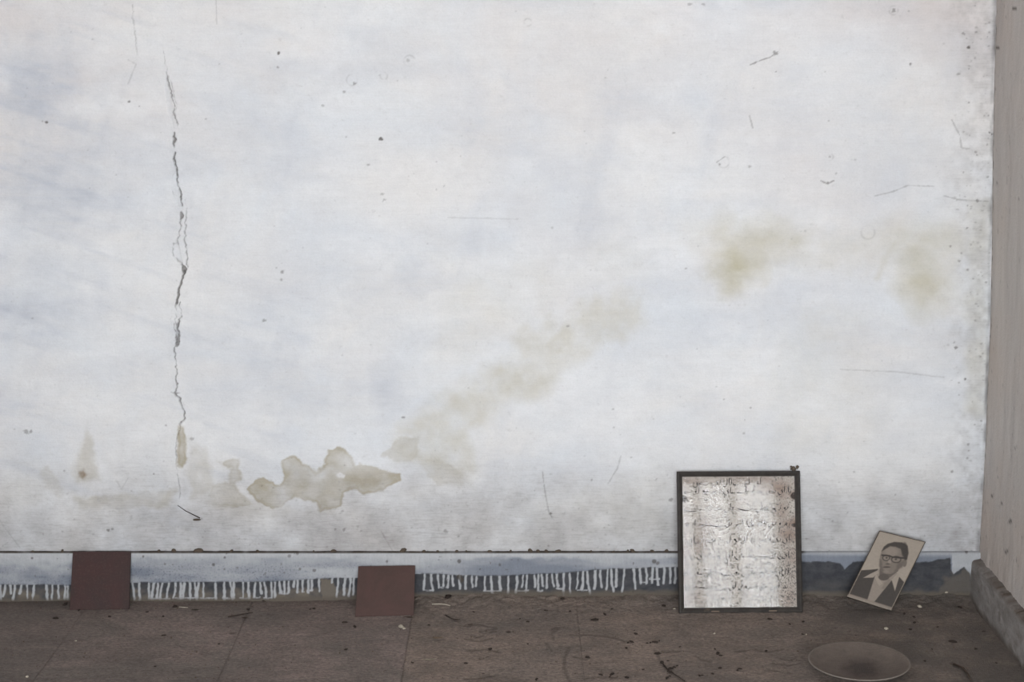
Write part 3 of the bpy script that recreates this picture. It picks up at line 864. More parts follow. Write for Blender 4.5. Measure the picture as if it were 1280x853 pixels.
LINES = [  # pixel x of the right end, pixel baseline, em in pixels, text
    (952, 607, 8.6, 'ay kh  tkal ky  b-sy', 1), (990, 617.5, 8.6, 'ra ay zvq bvd v zat bmayrd sr vj kv zrh dvr fna dsr bmd mkv', 1),
    (986, 639, 8.6, 'dv d jr vzan T  zan sdr brd mT kr sand', 1), (988, 658.5, 8.6, 'rhr v zy rakh fla a mr dlT kvd az sr jan mT z', 1),
    (987, 678, 8.4, 'ay dy v bsz rd aykj l  bz fy rd nay dz ms rva', 1), (986, 698, 8.4, 'ayn kl sr n vd mkn ay  j-dz ry nd bsv zn r', 1),
    (986, 719.5, 8.4, 'klayay kj-sl n mvT bd ay sq ml rz ds bvd n', 1), (984, 737, 8.2, 'bmr azn sl vd rj l ky  n vrd bmst ay rv', 1), (990, 748, 5.5, 'bd mr sv n  ay d rb msd', 1)]
SXP, SYP = FW / 155.0, FH / 177.0


def write(px, py, em, txt, wgt, bm):
    rr = random.Random(int(px * 7 + py))
    x0 = (px - 846.5) * SXP
    z0 = (767 - py) * SYP
    e = em * SXP
    x = 0.0
    nib = Vector((.74, .67)) * (.070 * wgt)
    for ch in txt:
        st, adv = GL[ch]
        jy = rr.uniform(-.06, .10)
        for s in st:
            pts = [Vector(q) for q in s]
            if len(pts) > 2:
                fine_ = []
                for i in range(len(pts) - 1):
                    a, b = pts[max(i - 1, 0)], pts[i]
                    c_, d_ = pts[i + 1], pts[min(i + 2, len(pts) - 1)]
                    for t in (0, .34, .67):
                        fine_.append(.5 * ((2 * b) + (c_ - a) * t + (2 * a - 5 * b + 4 * c_ - d_) * t * t + (3 * b - a - 3 * c_ + d_) * t ** 3))
                pts = fine_ + [pts[-1]]
            k = len(pts)
            prev = None
            for i, q in enumerate(pts):
                w = 1.0 if k <= 2 else (.55 + .75 * math.sin(math.pi * (i + .5) / k))
                cc = Vector((x0 + (x + q.x) * e, z0 + (q.y + jy) * e))
                o1, o2 = cc + nib * e * w, cc - nib * e * w
                cur = []
                for o_ in (o1, o2):
                    xx = min(max(o_.x, RW + .001), FW - RW - .001)
                    cur.append(bm.verts.new((xx, .01055, o_.y)))
                if prev:
                    bm.faces.new((prev[0], prev[1], cur[1], cur[0]))
                prev = cur
        x -= adv * rr.uniform(.85, 1.12)
        if x0 + x * e < RW + .006:
            break


for (px, py, em, txt, wgt) in LINES:
    bm = bmesh.new()
    write(px, py, em, txt, wgt, bm)
    me = bpy.data.meshes.new('text_line')
    bm.to_mesh(me)
    bm.free()
    link('text_line', me, M_INK, fr)
# dusty glass
n = N('dusty_glass')
t = n.t
for nd in list(t.nodes):
    if nd.bl_idname == 'ShaderNodeBsdfPrincipled':
        t.nodes.remove(nd)
out = [q for q in t.nodes if q.bl_idname == 'ShaderNodeOutputMaterial'][0]
tr, gl, df = n.new('ShaderNodeBsdfTransparent'), n.new('ShaderNodeBsdfGlossy'), n.new('ShaderNodeBsdfDiffuse')
gl.inputs['Roughness'].default_value = .042
gl.inputs['Color'].default_value = (1, 1, 1, 1)
df.inputs['Color'].default_value = (*srgb(128, 124, 121), 1)
fz = n.new('ShaderNodeFresnel')
fz.inputs['IOR'].default_value = 1.265
m1, m2 = n.new('ShaderNodeMixShader'), n.new('ShaderNodeMixShader')
t.links.new(fz.outputs[0], m1.inputs[0])
t.links.new(tr.outputs[0], m1.inputs[1])
t.links.new(gl.outputs[0], m1.inputs[2])
dn = n.noise((210, 210, 210), 5, .75)
dn2 = n.noise((120, 120, 120), 3, .6)
spk_ = n.math('MAXIMUM', n.ramp(dn, .55, .61, 0, .75), n.ramp(dn2, .4, .7, .02, .15))
t.links.new(spk_, m2.inputs[0])
t.links.new(m1.outputs[0], m2.inputs[1])
t.links.new(df.outputs[0], m2.inputs[2])
t.links.new(m2.outputs[0], out.inputs['Surface'])
M_GLASS = n.m
gp = bm_mesh('glass_pane', lambda bm: bm.faces.new([bm.verts.new(q) for q in ((RW - .003, .0082, RW - .003), (FW - RW + .003, .0082, RW - .003), (FW - RW + .003, .0082, FH - RW + .003), (RW - .003, .0082, FH - RW + .003))]))
link('glass_pane', gp, M_GLASS, fr)
# worn bare spots on the bottom rail
for x in (.082, .213):
    link('worn_chip', bm_mesh('worn_chip', lambda bm: add_box(bm, x - .009, x + .009, -.0006, .001, .0030, .0052, .0004)), plain('bare_wood_chip', srgb(128, 112, 98)), fr)

# ------------------------------------------------------------------ portrait print on a thick board
TL = on_wall(1099.4, 663.4, -.018)
TR = on_wall(1157.3, 677.4, -.040)
zf = floor_z(.862, -.09)
BR = on_floor(1114.5, 764.0, zf + .006)
BL = TL + BR - TR
# keep the seen outline: slide the last corner along its own sight line
BL = on_wall(1058.6, 746.0, BL[1])
pc = empty('portrait_photograph', tuple(BR))
tag(pc, 'tilted sepia portrait photograph of a man in glasses, mounted on thick board', 'photograph')
nrm = np.cross(TR - TL, BL - TL)
nrm = nrm / np.linalg.norm(nrm)
if nrm[1] > 0:
    nrm = -nrm
inv = pc.location
nu, nv = 110, 165
uu, vv_ = np.meshgrid(np.linspace(0, 1, nu), np.linspace(0, 1, nv))
Pq = ((1 - uu) * (1 - vv_))[..., None] * TL + (uu * (1 - vv_))[..., None] * TR + (uu * vv_)[..., None] * BR + ((1 - uu) * vv_)[..., None] * BL
edge_d = np.minimum(np.minimum(uu, 1 - uu) * .62, np.minimum(vv_, 1 - vv_))
Pq = Pq + nrm * (.0004 - .0025 * sstep(.02, 0, edge_d)[..., None] + .004 * (sstep(.95, 1.0, vv_) * .5)[..., None])
# print drawn in enlarged-photo units
c0, c1_, c2, c3 = np.array([455., 88.]), np.array([835., 180.]), np.array([550., 742.]), np.array([186., 622.])
CQ = ((1 - uu) * (1 - vv_))[..., None] * c0 + (uu * (1 - vv_))[..., None] * c1_ + (uu * vv_)[..., None] * c2 + ((1 - uu) * vv_)[..., None] * c3
cx_, cy_ = CQ[..., 0], CQ[..., 1]
tone = np.full(uu.shape, .62) + .05 * fbm(cx_ / 60, cy_ / 60, 3, 4)


def paint(mask, val):
    global tone
    tone = tone * (1 - mask) + val * mask


def pm(pts, soft=4):
    return sstep(soft, -soft, poly_sd(cx_, cy_, pts))


def el(x, y, rx, ry, soft=.12, rot=0.0):
    ca, sa = math.cos(rot), math.sin(rot)
    a, b = (cx_ - x) * ca + (cy_ - y) * sa, -(cx_ - x) * sa + (cy_ - y) * ca
    return sstep(1 + soft, 1 - soft, np.hypot(a / rx, b / ry))


paint(pm([(300, 412), (380, 408), (440, 402), (470, 430), (600, 450), (660, 520), (560, 745), (180, 640)]), .10)       # jacket
paint(pm([(440, 405), (412, 470), (350, 660), (410, 668), (548, 500), (610, 445), (560, 400)]), .52)                   # shirt
paint(pm([(455, 400), (452, 450), (490, 492), (540, 470), (606, 420), (600, 360)]), .27)                               # neck
paint(el(488, 470, 44, 26), .20)
paint(pm([(440, 412), (380, 440), (318, 474), (402, 472), (428, 446), (446, 436)], 3), .60)                            # left collar
paint(pm([(608, 430), (552, 492), (578, 584), (604, 500), (618, 456)], 3), .60)                                        # right collar
paint(pm([(428, 446), (440, 470), (480, 520), (450, 540), (412, 470)], 4), .60)
paint(pm([(545, 498), (490, 570), (470, 560), (500, 500), (535, 480)], 4), .44)
# head
head = [(456, 330), (460, 290), (482, 240), (520, 205), (575, 188), (640, 192), (680, 222), (688, 270), (672, 320), (660, 370), (620, 395), (590, 425), (545, 445), (500, 442), (468, 420), (452, 380)]
paint(pm(head, 5), .40)
paint(el(548, 262, 60, 40, .5), .50)                                                                                   # lit forehead
paint(el(660, 355, 17, 32, .2, .15), .34)                                                                              # ear
paint(pm([(455, 320), (470, 330), (478, 390), (500, 440), (462, 420), (450, 370)], 10) * .7, .27)                      # shaded cheek
paint(pm([(600, 345), (650, 340), (640, 390), (580, 430), (560, 440), (590, 400)], 12) * .7, .27)
paint(pm([(470, 262), (490, 222), (522, 198), (575, 183), (640, 187), (685, 216), (692, 275), (678, 330), (660, 330), (650, 280), (628, 240), (585, 222), (540, 218), (505, 238)], 6), .10)   # hair
paint(el(660, 250, 26, 60, .3), .09)
paint(el(508, 312, 32, 26, .12), .12)                                                                                  # spectacles
paint(el(590, 326, 42, 29, .12), .12)
paint(el(508, 313, 24, 18, .2), .46)
paint(el(590, 327, 33, 20, .2), .44)
paint(el(512, 312, 9, 7, .4), .14)
paint(el(588, 324, 10, 7, .4), .14)
paint(pm([(470, 284), (535, 290), (560, 300), (632, 306), (680, 312), (680, 322), (630, 320), (556, 312), (534, 302), (470, 296)], 3), .08)
paint(el(536, 345, 13, 18, .4), .52)                                                                                   # nose
paint(el(522, 362, 18, 6, .5), .22)
paint(el(512, 388, 30, 7, .4), .17)                                                                                    # mouth
paint(el(512, 402, 22, 6, .5), .46)
paint(el(508, 424, 24, 12, .6), .46)                                                                                   # chin
sil = np.minimum(np.minimum(uu * 1.0, (1 - uu)) * 60, np.minimum(vv_, (1 - vv_)) * 92)
border = sstep(2.3, 1.1, sil + .8 * fbm(uu * 40, vv_ * 60, 4, 3))
tone = tone * (1 - border) + border * .64
paint(sstep(.945, .965, vv_), .52)
edge_dark = sstep(.8, .2, sil) * ((vv_ < .5) | (uu > .9))
tone = tone * (1 - .8 * edge_dark)
tone += .03 * fbm(uu * 60, vv_ * 90, 8, 3)
n = N('sepia_print')
cr = n.new('ShaderNodeValToRGB')
e = cr.color_ramp.elements
e[0].position, e[0].color = 0.0, (*srgb(30, 27, 25), 1)
e[1].position, e[1].color = 1.0, (*srgb(195, 184, 170), 1)
for pos, rgb in ((.1, (64, 58, 53)), (.3, (98, 89, 81)), (.5, (132, 121, 110)), (.62, (152, 141, 128))):
    q = e.new(pos)
    q.color = (*srgb(*rgb), 1)
n.put(cr.inputs[0], n.attr('tone'))
g = n.noise((180, 180, 180), 4, .6)
n.b.inputs['Specular IOR Level'].default_value = .3
M_PRINT = n.done(n.scale(cr.outputs[0], n.ramp(g, .25, .75, .92, 1.05)), .6)
shift = np.array(BR)
link('print', grid_mesh('print', Pq - shift, {'tone': tone}, True), M_PRINT, pc)


def board(bm):
    f_ = [bm.verts.new(Vector(q - shift - nrm * .001)) for q in (TL, TR, BR, BL)]
    b_ = [bm.verts.new(Vector(q - shift - nrm * .011)) for q in (TL, TR, BR, BL)]
    bm.faces.new(f_)
    bm.faces.new(b_[::-1])
    for i in range(4):
        bm.faces.new((f_[i], f_[(i + 1) % 4], b_[(i + 1) % 4], b_[i]))
    bmesh.ops.bevel(bm, geom=bm.edges[:], offset=.001, segments=1, affect='EDGES')


link('mount_board', bm_mesh('mount_board', board), plain('dark_mount_board', srgb(74, 66, 58), .8, .3, 80), pc)


# ------------------------------------------------------------------ two loose red tiles
def red_tile(label, tl_px, tr_px, bl_px, br_px, ytop, seed, c_a, c_b):
    n = N('red_brown_tile')
    a = n.noise((18, 18, 18), 4, .6, .5)
    a = n.noise((18, 18, 18), 4, .6, .5, (seed, seed, 0))
    f_ = n.noise((220, 60, 220), 4, .7)
    c = n.mix(n.ramp(a, .35, .7), c_a, c_b)
    c = n.mix(n.ramp(f_, .5, .8, 0, .3), c, srgb(96, 80, 74))
    n.bump(f_, .3, .001)
    mat = n.done(c, .7)
    b0_, b1v = on_ground(*bl_px), on_ground(*br_px)
    zb_ = max(b0_[2], b1v[2]) + .0005
    b0_, b1v = on_floor(*bl_px, zb_), on_floor(*br_px, zb_)
    t0, t1 = on_wall(*tl_px, ytop), on_wall(*tr_px, ytop)
    nr = np.cross(b1v - b0_, t0 - b0_)
    nr /= np.linalg.norm(nr)
    if nr[1] > 0:
        nr = -nr
    th = .009

    def fn(bm):
        f1 = [bm.verts.new(Vector(q - b0_)) for q in (b0_, b1v, t1, t0)]
        f2 = [bm.verts.new(Vector(q - b0_ - nr * th)) for q in (b0_, b1v, t1, t0)]
        bm.faces.new(f1)
        bm.faces.new(f2[::-1])
        for i in range(4):
            bm.faces.new((f1[i], f2[i], f2[(i + 1) % 4], f1[(i + 1) % 4]))
        bmesh.ops.bevel(bm, geom=bm.edges[:], offset=.0009, segments=2, affect='EDGES')
    o = link('floor_tile', bm_mesh('floor_tile', fn), mat)
    o.location = tuple(b0_)
    tag(o, label, 'tile', 'loose red tiles leaning on the skirting')
    return o


red_tile('dark red square tile standing almost upright, its top level with the skirting', (91, 690), (163.3, 690), (87, 763), (161, 762), -.022, 1, srgb(68, 49, 47), srgb(58, 49, 47))
red_tile('brick red square tile sloping well back, its top below the skirting ledge', (448, 708), (519, 707), (444, 771), (517, 769.5), -.024, 7, srgb(86, 66, 62), srgb(78, 63, 58))

# ------------------------------------------------------------------ shallow dish on the floor
pcn = on_floor(1073.5, 836, .006)
DISH_AT = (pcn[0], pcn[1], floor_z(pcn[0], pcn[1]) + .003)
DISH_LABEL = ('dusty shallow round dish with a dark dried stain lying on the floor')
prof = [(0, .0050), (.02, .0051), (.045, .0054), (.062, .0062), (.078, .0090), (.092, .0130), (.1005, .0160), (.1035, .0166), (.1045, .0155), (.1030, .0135), (.092, .0095), (.076, .0045), (.064, .0012), (.058, .0), (.054, .0018), (0, .0022)]
na = 96
PP = np.zeros((len(prof), na + 1, 3))
for i, (r, z) in enumerate(prof):
    an = np.linspace(0, 2 * math.pi, na + 1)
    PP[i, :, 0], PP[i, :, 1], PP[i, :, 2] = r * np.cos(an), r * np.sin(an), z
n = N('dust_covered_metal_dish')
big, fine, strk = n.noise((40, 40, 40), 5, .65, .5), n.noise((260, 260, 260), 4, .7), n.noise((20, 200, 20), 3, .6)
sepx = n.new('ShaderNodeSeparateXYZ')
n.put(sepx.inputs[0], n.co)
dxx = n.math('DIVIDE', n.math('SUBTRACT', sepx.outputs[0], .004), .052)
dyy = n.math('DIVIDE', n.math('ADD', sepx.outputs[1], .018), .062)
rr_ = n.math('SQRT', n.math('ADD', n.math('MULTIPLY', dxx, dxx), n.math('MULTIPLY', dyy, dyy)))
stn = n.ramp(n.math('ADD', rr_, n.math('MULTIPLY', n.math('SUBTRACT', big, .5), 1.5)), 1.05, .35, 0, .85)
rad = n.math('SQRT', n.math('ADD', n.math('MULTIPLY', sepx.outputs[0], sepx.outputs[0]), n.math('MULTIPLY', sepx.outputs[1], sepx.outputs[1])))
c = n.mix(n.ramp(big, .35, .7), srgb(112, 101, 93), srgb(98, 89, 82))
c = n.mix(stn, c, srgb(66, 58, 55))
c = n.mix(n.ramp(rad, .1000, .1025, 0, .6), c, srgb(138, 130, 122))
c = n.scale(c, n.ramp(fine, .3, .75, .85, 1.1))
c = n.scale(c, n.ramp(strk, .3, .75, .92, 1.06))
n.bump(n.math('ADD', fine, big), .4, .002)
M_DISH = n.done(c, .8)
dish = link('dish', grid_mesh('dish', PP, None, True), M_DISH)
tag(dish, DISH_LABEL, 'dish')
dish.location = DISH_AT
dish.rotation_euler = (math.radians(2.5), 0, 0)
dish.location.z += .004

# ------------------------------------------------------------------ lumps of mud on the ledge and wall
M_MUD = plain('dried_mud', srgb(92, 82, 72), .95, .35, 220, .6)
M_DARK = plain('dark_crumb', srgb(58, 50, 45), .95, .35, 260, .6)
M_PALE = plain('pale_chip', srgb(176, 166, 150), .9, .2, 200, .4)
M_LEAF = plain('dry_leaf', srgb(74, 62, 54), .9, .3, 150, .4)
M_GREEN = plain('grey_green_leaf', srgb(74, 72, 62), .9, .3, 150, .4)


def lump_mesh(name, seed, sq=(1, 1, .7), sub=2, rough=.55):
    r = random.Random(seed)

    def fn(bm):
        bmesh.ops.create_icosphere(bm, subdivisions=sub, radius=1.0)
        off = [Vector((r.uniform(-1, 1), r.uniform(-1, 1), r.uniform(-1, 1))).normalized() for _ in range(7)]
        amp = [r.uniform(-rough, rough) for _ in off]
        for v in bm.verts:
            s = 1 + sum(a * max(0, v.co.normalized().dot(o)) ** 3 for a, o in zip(amp, off)) + r.uniform(-.12, .12)
            v.co = Vector((v.co.x * s * sq[0], v.co.y * s * sq[1], v.co.z * s * sq[2]))
    return bm_mesh(name, fn)


LUMPS = [lump_mesh('mud_lump', s, (1, .7, .8)) for s in range(4)]
LEDGE = [(248, 689, 4.2, 'largest lump of mud stuck on the skirting ledge right of the dark tile'), (199, 690, 3, None), (217, 690.5, 3, None), (289, 690.5, 2.4, None), (322, 690.5, 2.6, None), (417.5, 690.5, 3.0, None), (392, 691, 1.8, None), (503.5, 690, 4.0, 'second largest mud lump on the ledge, above the sloping red tile'), (530, 690.5, 2.4, None), (547.5, 691, 2.0, None), (571, 691, 2.0, None), (583, 691, 2.0, None), (612.5, 690.5, 2.2, None), (638, 689, 2.4, None), (663, 689, 3.0, None), (673, 691, 2.6, None), (683, 691, 2.6, None), (697, 690, 3.0, None), (785, 690, 2.2, None), (791, 689.5, 3.0, None), (767, 691, 1.6, None), (815, 691.5, 2.8, None), (833, 691, 2.5, None), (78, 690.5, 2.6, None), (41, 693, 1.8, None), (739, 690.5, 2.2, None)]
LEDGE_LABEL = {}
for lo, hi, zn in ((0, 90, 'left of the dark tile'), (163, 300, 'just right of the dark tile'), (300, 448, 'approaching the sloping tile'), (448, 600, 'above and past the sloping tile'), (600, 720, 'midway from sloping tile to frame'), (720, 850, 'nearest the frame')):
    for k, x_ in enumerate(sorted(q[0] for q in LEDGE if lo <= q[0] < hi and not q[3])):
        LEDGE_LABEL[x_] = 'small mud crumb on skirting ledge ' + zn + ', ' + ['leftmost', 'second from left', 'third from left', 'fourth from left', 'fifth from left', 'sixth from left', 'seventh from left'][k]
for i, (px, py, r, lab) in enumerate(LEDGE):
    o = link('mud_lump', LUMPS[i % 4], M_MUD)
    p = on_wall(px, py + .5, -.006)
    s = r * .00178
    o.location = (p[0], -.006, SK_H + s * .5)
    o.scale = (s * 1.25, s, s)
    o.rotation_euler = (0, 0, i * 1.3)
    tag(o, lab or LEDGE_LABEL[px], 'mud lump', 'mud crumbs along the skirting ledge')
def ragged(bm):
    r = random.Random(4)
    for k in range(11):
        q = bmesh.ops.create_icosphere(bm, subdivisions=1, radius=r.uniform(.0026, .0042))
        off = Vector((r.gauss(0, .0048), r.uniform(-.003, .002), r.gauss(0, .0018)))
        for v in q['verts']:
            v.co = v.co * r.uniform(.7, 1.4) + off


o = link('mud_lump', bm_mesh('mud_lump', ragged), M_MUD)
o.location = tuple(on_wall(990.5, 586, -.006))
tag(o, 'ragged dark mud lump on wall just above the frame top', 'mud lump')
# a dry stalk caught on the wall
def tube(name, pts, rad, mat, parent=None, taper=.5, sides=6):
    def fn(bm):
        rings = []
        for i, q in enumerate(pts):
            q = Vector(q)
            d = (Vector(pts[min(i + 1, len(pts) - 1)]) - Vector(pts[max(i - 1, 0)])).normalized()
            a = d.orthogonal().normalized()
            b = d.cross(a)
            r = rad * (1 - taper * i / (len(pts) - 1))
            rings.append([bm.verts.new(q + (a * math.cos(2 * math.pi * k / sides) + b * math.sin(2 * math.pi * k / sides)) * r) for k in range(sides)])
        for i in range(len(rings) - 1):
            for k in range(sides):
                bm.faces.new((rings[i][k], rings[i][(k + 1) % sides], rings[i + 1][(k + 1) % sides], rings[i + 1][k]))
        bm.faces.new(rings[0])
        bm.faces.new(rings[-1][::-1])
    return link(name, bm_mesh(name, fn), mat, parent, True)


st = empty('dry_stalk', tuple(on_wall(250, 650, -.003)))
tag(st, 'thin dark dry stalk with a crumb at its end, stuck on wall under crack', 'stalk')
base = on_wall(250, 650, -.003)
tube('stem', [tuple(on_wall(x, y, -.003) - base) for x, y in ((250, 648), (242, 644), (232, 639), (222, 632))], .0014, M_DARK, st)
o = link('crumb', LUMPS[1].copy(), M_MUD, st)
o.location = tuple(on_wall(247, 650, -.003) - base)
o.scale = (.009, .003, .0035)

# ------------------------------------------------------------------ litter on the floor
CR_M = [lump_mesh('crumb', 20 + s, (1.2, .9, .6), 1, .7) for s in range(5)]


def leaf_mesh(seed, L=1.0, W=.45, curl=.35):
    r = random.Random(seed)

    def fn(bm):
        rows = []
        for i in range(7):
            t = i / 6
            w = W * math.sin(math.pi * (t * .9 + .05)) * r.uniform(.8, 1.1)
            z = curl * (t - .5) ** 2 * 2
            rows.append([bm.verts.new(((t - .5) * 2 * L, s * w, z + curl * .8 * abs(s) * w * r.uniform(.7, 1.3))) for s in (-1, -.5, 0, .5, 1)])
        for i in range(6):
            for k in range(4):
                bm.faces.new((rows[i][k], rows[i + 1][k], rows[i + 1][k + 1], rows[i][k + 1]))
        g = bmesh.ops.solidify(bm, geom=bm.faces[:], thickness=.05)
    return bm_mesh('leaf', fn)


def lay(name, me, mat, px, py, s, rz, label, cat, group=None, lift=.5, sc=(1, 1, 1)):
    p = on_ground(px, py)
    me2 = me
    if me2.materials and me2.materials[0] is not mat:
        me2 = me.copy()
    o = link(name, me2, mat)
    m = s * .00175
    o.location = (p[0], p[1], p[2] + m * lift * sc[2] * .5 + .0003)
    o.scale = (m * sc[0], m * sc[1], m * sc[2])
    o.rotation_euler = (0, 0, rz)
    tag(o, label, cat, group)
    return o


LF = [leaf_mesh(s) for s in range(4)]
rr2 = random.Random(3)
lay('dry_leaf', LF[0], M_GREEN, 244.5, 765, 6, .2, 'grey green dry leaf on the floor right of the dark tile', 'leaf')
lay('dry_leaf', LF[1], M_LEAF, 306, 774.5, 4.5, .1, 'small brown leaf lying just below the long dark twig', 'leaf')
lay('dry_leaf', LF[2], M_LEAF, 571, 776.5, 5, .2, 'dark curled leaf with a stalk, right of the sloping red tile', 'leaf')
lay('dry_leaf', LF[3], M_LEAF, 587.5, 783, 4.2, .6, 'dark curled leaf, the farther right of the pair by red tile', 'leaf')
lay('dry_leaf', LF[0], M_LEAF, 511, 774.5, 7, -.15, 'thin dark leaf under the lower right corner of red tile', 'leaf', sc=(1.2, .6, 1))
lay('dry_leaf', LF[1], plain('tan_leaf', srgb(140, 122, 104)), 547.5, 801, 6.5, .1, 'tan curled leaf in the middle of the floor', 'leaf', sc=(1.2, 1, 1.4))
lay('dry_leaf', LF[2], M_PALE, 537, 829.5, 8, .15, 'pale curled leaf shaving near the front of the floor', 'leaf', sc=(1.1, .6, 1.6))
lay('dry_leaf', LF[3], M_LEAF, 290, 793.5, 6, .0, 'faded brown leaf below the twig on the left floor', 'leaf', sc=(1, .5, .6))


def twig(label, pts, rad, mat, name='twig'):
    w = [on_ground(*q) for q in pts]
    b = w[0]
    return tag(tube(name, [tuple(q + np.array([0, 0, rad * 1.2])) for q in w], rad, mat), label, 'twig')


twig('long dark twig lying on the floor between the two red tiles', [(285, 772.5), (297, 770.5), (308, 768.5), (316, 767)], .0016, M_DARK)
twig('pale straw stick on the floor right of the sloping red tile', [(540, 755), (548, 756), (556, 757), (562.5, 758.5)], .0018, M_PALE)
twig('short pale sliver of straw right of the dark red tile', [(224, 760), (230, 760.5), (235, 760.8)], .0014, M_PALE)
twig('black bent stem at the dark crumb pile in front of frame', [(829, 832), (836, 840), (846, 846), (856, 853)], .0014, M_DARK)
twig('dark hooked rootlet at the lower right of the floor', [(1192, 832), (1204, 837), (1210, 845), (1213, 852)], .0022, M_LEAF)
twig('thin dark stalk beside the curled leaf right of tile', [(557, 770), (563, 773.5), (569, 776)], .0011, M_DARK)
CRUMBS = [(184, 766, 2.4, 0), (204, 771, 2.2, 0), (219, 759, 3.0, 0), (310, 763, 3.2, 0), (205.5, 795, 2.2, 0), (274, 806, 1.5, 0), (194, 834, 1.6, 0), (94.5, 802, 1.4, 1), (34, 847, 1.8, 1), (137, 772, 2.6, 0), (81, 757, 4.6, 0), (69, 774, 2.6, 0), (99, 764, 2.4, 0), (430, 779, 2.6, 0), (443, 784, 2.6, 0), (432.5, 813, 2.6, 0), (501, 785, 3.6, 1), (505, 786.5, 2.2, 1), (592, 766, 2.2, 0), (536, 782, 1.6, 0), (582.5, 830, 1.6, 0), (612.5, 813, 3.0, 0), (516, 829.5, 1.6, 0), (561, 747, 4.0, 0), (682.5, 764, 2.2, 0), (712.5, 765, 2.6, 0), (743, 776, 3.2, 0), (756, 769, 3.0, 0), (764.5, 762, 1.8, 0), (794, 793, 2.4, 0), (793, 789, 1.2, 0), (789, 803, 2.4, 0), (785, 804, 1.6, 0), (809, 805, 2.2, 0), (813, 804, 2.0, 0), (819, 803.5, 2.2, 0), (824, 802, 1.8, 0), (822.5, 818, 3.2, 0), (828, 829.5, 2.4, 0), (835, 827, 1.6, 0), (831, 834, 2.2, 0), (838, 837, 3.0, 0), (843, 835, 2.2, 0), (846, 833, 1.8, 0), (837, 841, 2.4, 0), (834, 849, 2.8, 0), (837, 846, 1.8, 0), (897, 817.5, 2.6, 0), (901, 820.5, 2.2, 0), (893.5, 812, 2.0, 0), (900, 836, 1.8, 0), (874, 846, 2.6, 0), (878, 845, 1.6, 0), (891, 843, 1.8, 0), (804, 838, 1.8, 0), (784, 848, 2.8, 0), (765, 844, 2.6, 0), (751, 844.5, 2.4, 0), (762, 847, 2.0, 0), (734, 823, 2.4, 0), (671, 851, 3.2, 0), (635, 791, 2.4, 0), (782.5, 811, 2.0, 0), (850, 809.5, 1.6, 0), (987, 781, 2.0, 0), (1004, 778, 1.8, 0), (1003, 794, 2.0, 0), (1008, 794, 1.4, 1), (1191.5, 803, 3.0, 0), (1156, 827.5, 2.2, 0), (963, 775, 3.0, 0), (958, 815, 2.2, 0), (925, 837, 2.6, 0), (922, 839, 2.0, 0), (1108, 787, 2.4, 1), (1150, 759, 3.0, 1), (1183, 741.5, 2.0, 1), (1199, 760, 2.2, 0), (1172, 785, 2.2, 0), (1142, 772, 2.2, 0), (1143, 779, 1.8, 0), (1138, 788, 2.4, 0), (650, 774, 1.4, 0), (660, 778, 1.8, 0), (893, 793, 1.6, 1), (843, 762, 1.6, 1), (660, 806, 1.2, 0), (604, 843, 1.4, 0), (830, 758, 3.2, 0), (703, 748, 2.6, 0), (697, 744, 2.4, 0), (355, 746, 2.8, 0), (392, 762, 2.2, 0), (388, 762.5, 1.8, 0), (329, 752, 2.6, 0), (1130, 768, 1.8, 0), (1070, 795, 1.4, 0), (1165, 812, 1.5, 0), (1220, 812, 1.8, 0), (1245, 830, 2.0, 0), (1230, 790, 1.8, 0)]
ORD = ['leftmost', 'second from left', 'third from left', 'fourth from left', 'fifth from left', 'sixth from left', 'seventh from left', 'eighth from left', 'ninth from left', 'tenth from left', 'eleventh from left', 'twelfth from left', 'thirteenth from left', 'fourteenth from left', 'fifteenth from left', 'sixteenth from left']


def zone(px, py, pale):
    if pale:
        return 'on the floor left of the sloping tile' if px < 440 else 'on the floor between sloping tile and picture frame' if px < 850 else 'on the floor right of the frame corner' if px > 900 else 'before the picture frame'
    if px < 165:
        return 'beside or below the dark red tile'
    if px < 440:
        return 'on floor between the tiles, by the wall' if py < 780 else 'on floor between the tiles, away from wall'
    if px < 640:
        return 'near the sloping red tile, by the wall' if py < 785 else 'in front of the sloping red tile'
    if px < 850:
        if py < 782:
            return 'left of the frame foot, by the wall'
        if py < 815:
            return 'in the thin row left of the frame'
        return 'in the clump around the black stem' if px > 815 else 'at the front edge, mid floor'
    if px < 1012:
        return 'just before the frame foot' if py < 800 else 'between black stem and dish'
    return 'between photograph and right skirting' if py < 800 else 'right of the dish'


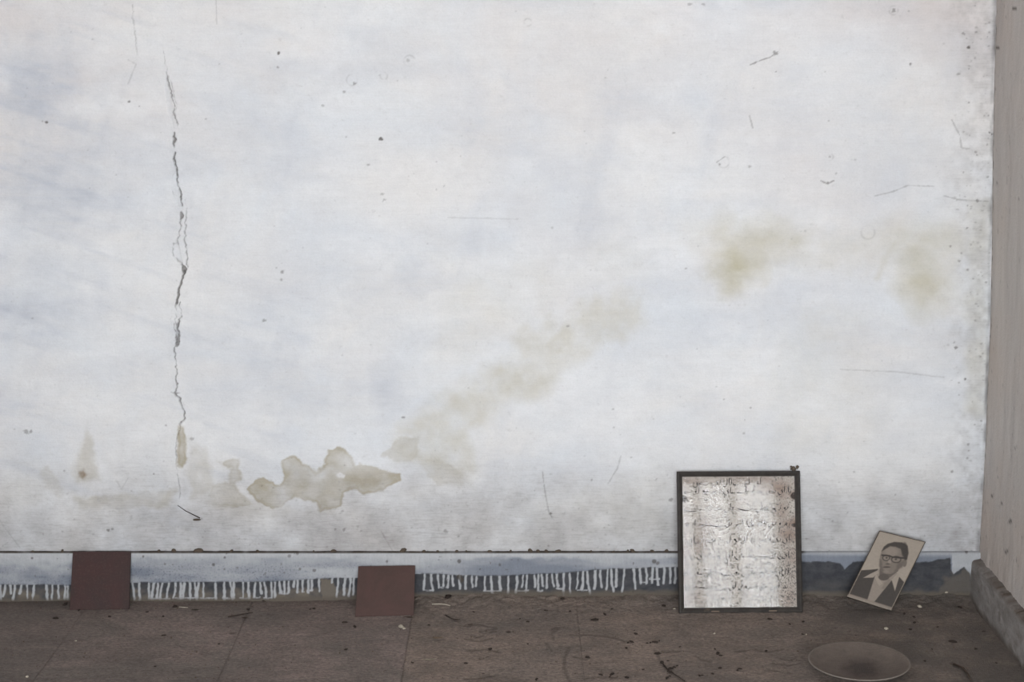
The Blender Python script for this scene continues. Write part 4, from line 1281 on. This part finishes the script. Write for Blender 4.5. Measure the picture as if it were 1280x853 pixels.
zones = {}
for q in CRUMBS:
    zones.setdefault((zone(q[0], q[1], q[3]), q[3]), []).append(q)
CRUMB_LABEL = {}
for (zn, pale), qs in zones.items():
    qs.sort()
    for k, q in enumerate(qs):
        CRUMB_LABEL[q] = ('pale plaster chip ' if pale else 'dark dirt crumb ') + zn + (', ' + ORD[k] if len(qs) > 1 else '')
for i, (px, py, r, pale) in enumerate(CRUMBS):
    lab = CRUMB_LABEL[(px, py, r, pale)]
    if pale:
        lay('chip', CR_M[i % 2 + 3], M_PALE, px, py, r, i * 1.7, lab, 'chip', 'pale chips on the floor', .8)
    else:
        lay('crumb', CR_M[i % 3], M_DARK, px, py, r * .95, i * 1.7, lab, 'crumb', 'dark crumbs on the floor', .8, (rr2.uniform(.9, 1.5), rr2.uniform(.7, 1.1), rr2.uniform(.6, 1)))

# uncountable fine grit, one object
bm = bmesh.new()
rg = random.Random(9)
tet = [Vector((1, 1, 1)), Vector((-1, -1, 1)), Vector((-1, 1, -1)), Vector((1, -1, -1))]
gxs, gys, gss = [], [], []
for i in range(2600):
    if i < 1500:
        px, py = rg.uniform(0, 1225), rg.uniform(752, 870)
    else:
        px, py = rg.uniform(0, 1225), 748 + abs(rg.gauss(0, 7))
    p = on_floor(px, py, 0)
    if p[0] > 1.04 or p[1] > -.016 or (.36 < p[0] < .68 and p[1] > -.11):
        continue
    gxs.append(p[0])
    gys.append(p[1])
    gss.append(rg.uniform(.0005, .0014) * (1.5 if rg.random() < .1 else 1))
gx, gy = np.array(gxs), np.array(gys)
g1, g2, g3 = fbm(gx * 26, gy * 26, 71, 5), fbm(gx * 110, gy * 110, 72, 3), fbm(gx * 5, gy * 6, 73, 4)
gz = .0022 * g1 + .0011 * g2 + .004 * g3 + bank_h(gx, gy) * (1 + .7 * g1 + .5 * g2)
for x, y, z, s in zip(gx, gy, gz, gss):
    a = rg.uniform(0, 6.28)
    m = Matrix.Rotation(a, 3, 'Z') @ Matrix.Rotation(rg.uniform(0, 3), 3, 'X')
    vs = [bm.verts.new(m @ (t_ * s * rg.uniform(.5, 1)) + Vector((x, y, z + s * .5))) for t_ in tet]
    for q in ((0, 1, 2), (0, 2, 3), (0, 3, 1), (1, 3, 2)):
        bm.faces.new([vs[k] for k in q])
bmesh.ops.recalc_face_normals(bm, faces=bm.faces)
me = bpy.data.meshes.new('grit')
bm.to_mesh(me)
bm.free()
tag(link('grit', me, plain('floor_grit', srgb(96, 84, 74), .95, .4, 300, 0)), 'fine brown grit strewn over the dusty slab floor', 'grit', kind='stuff')
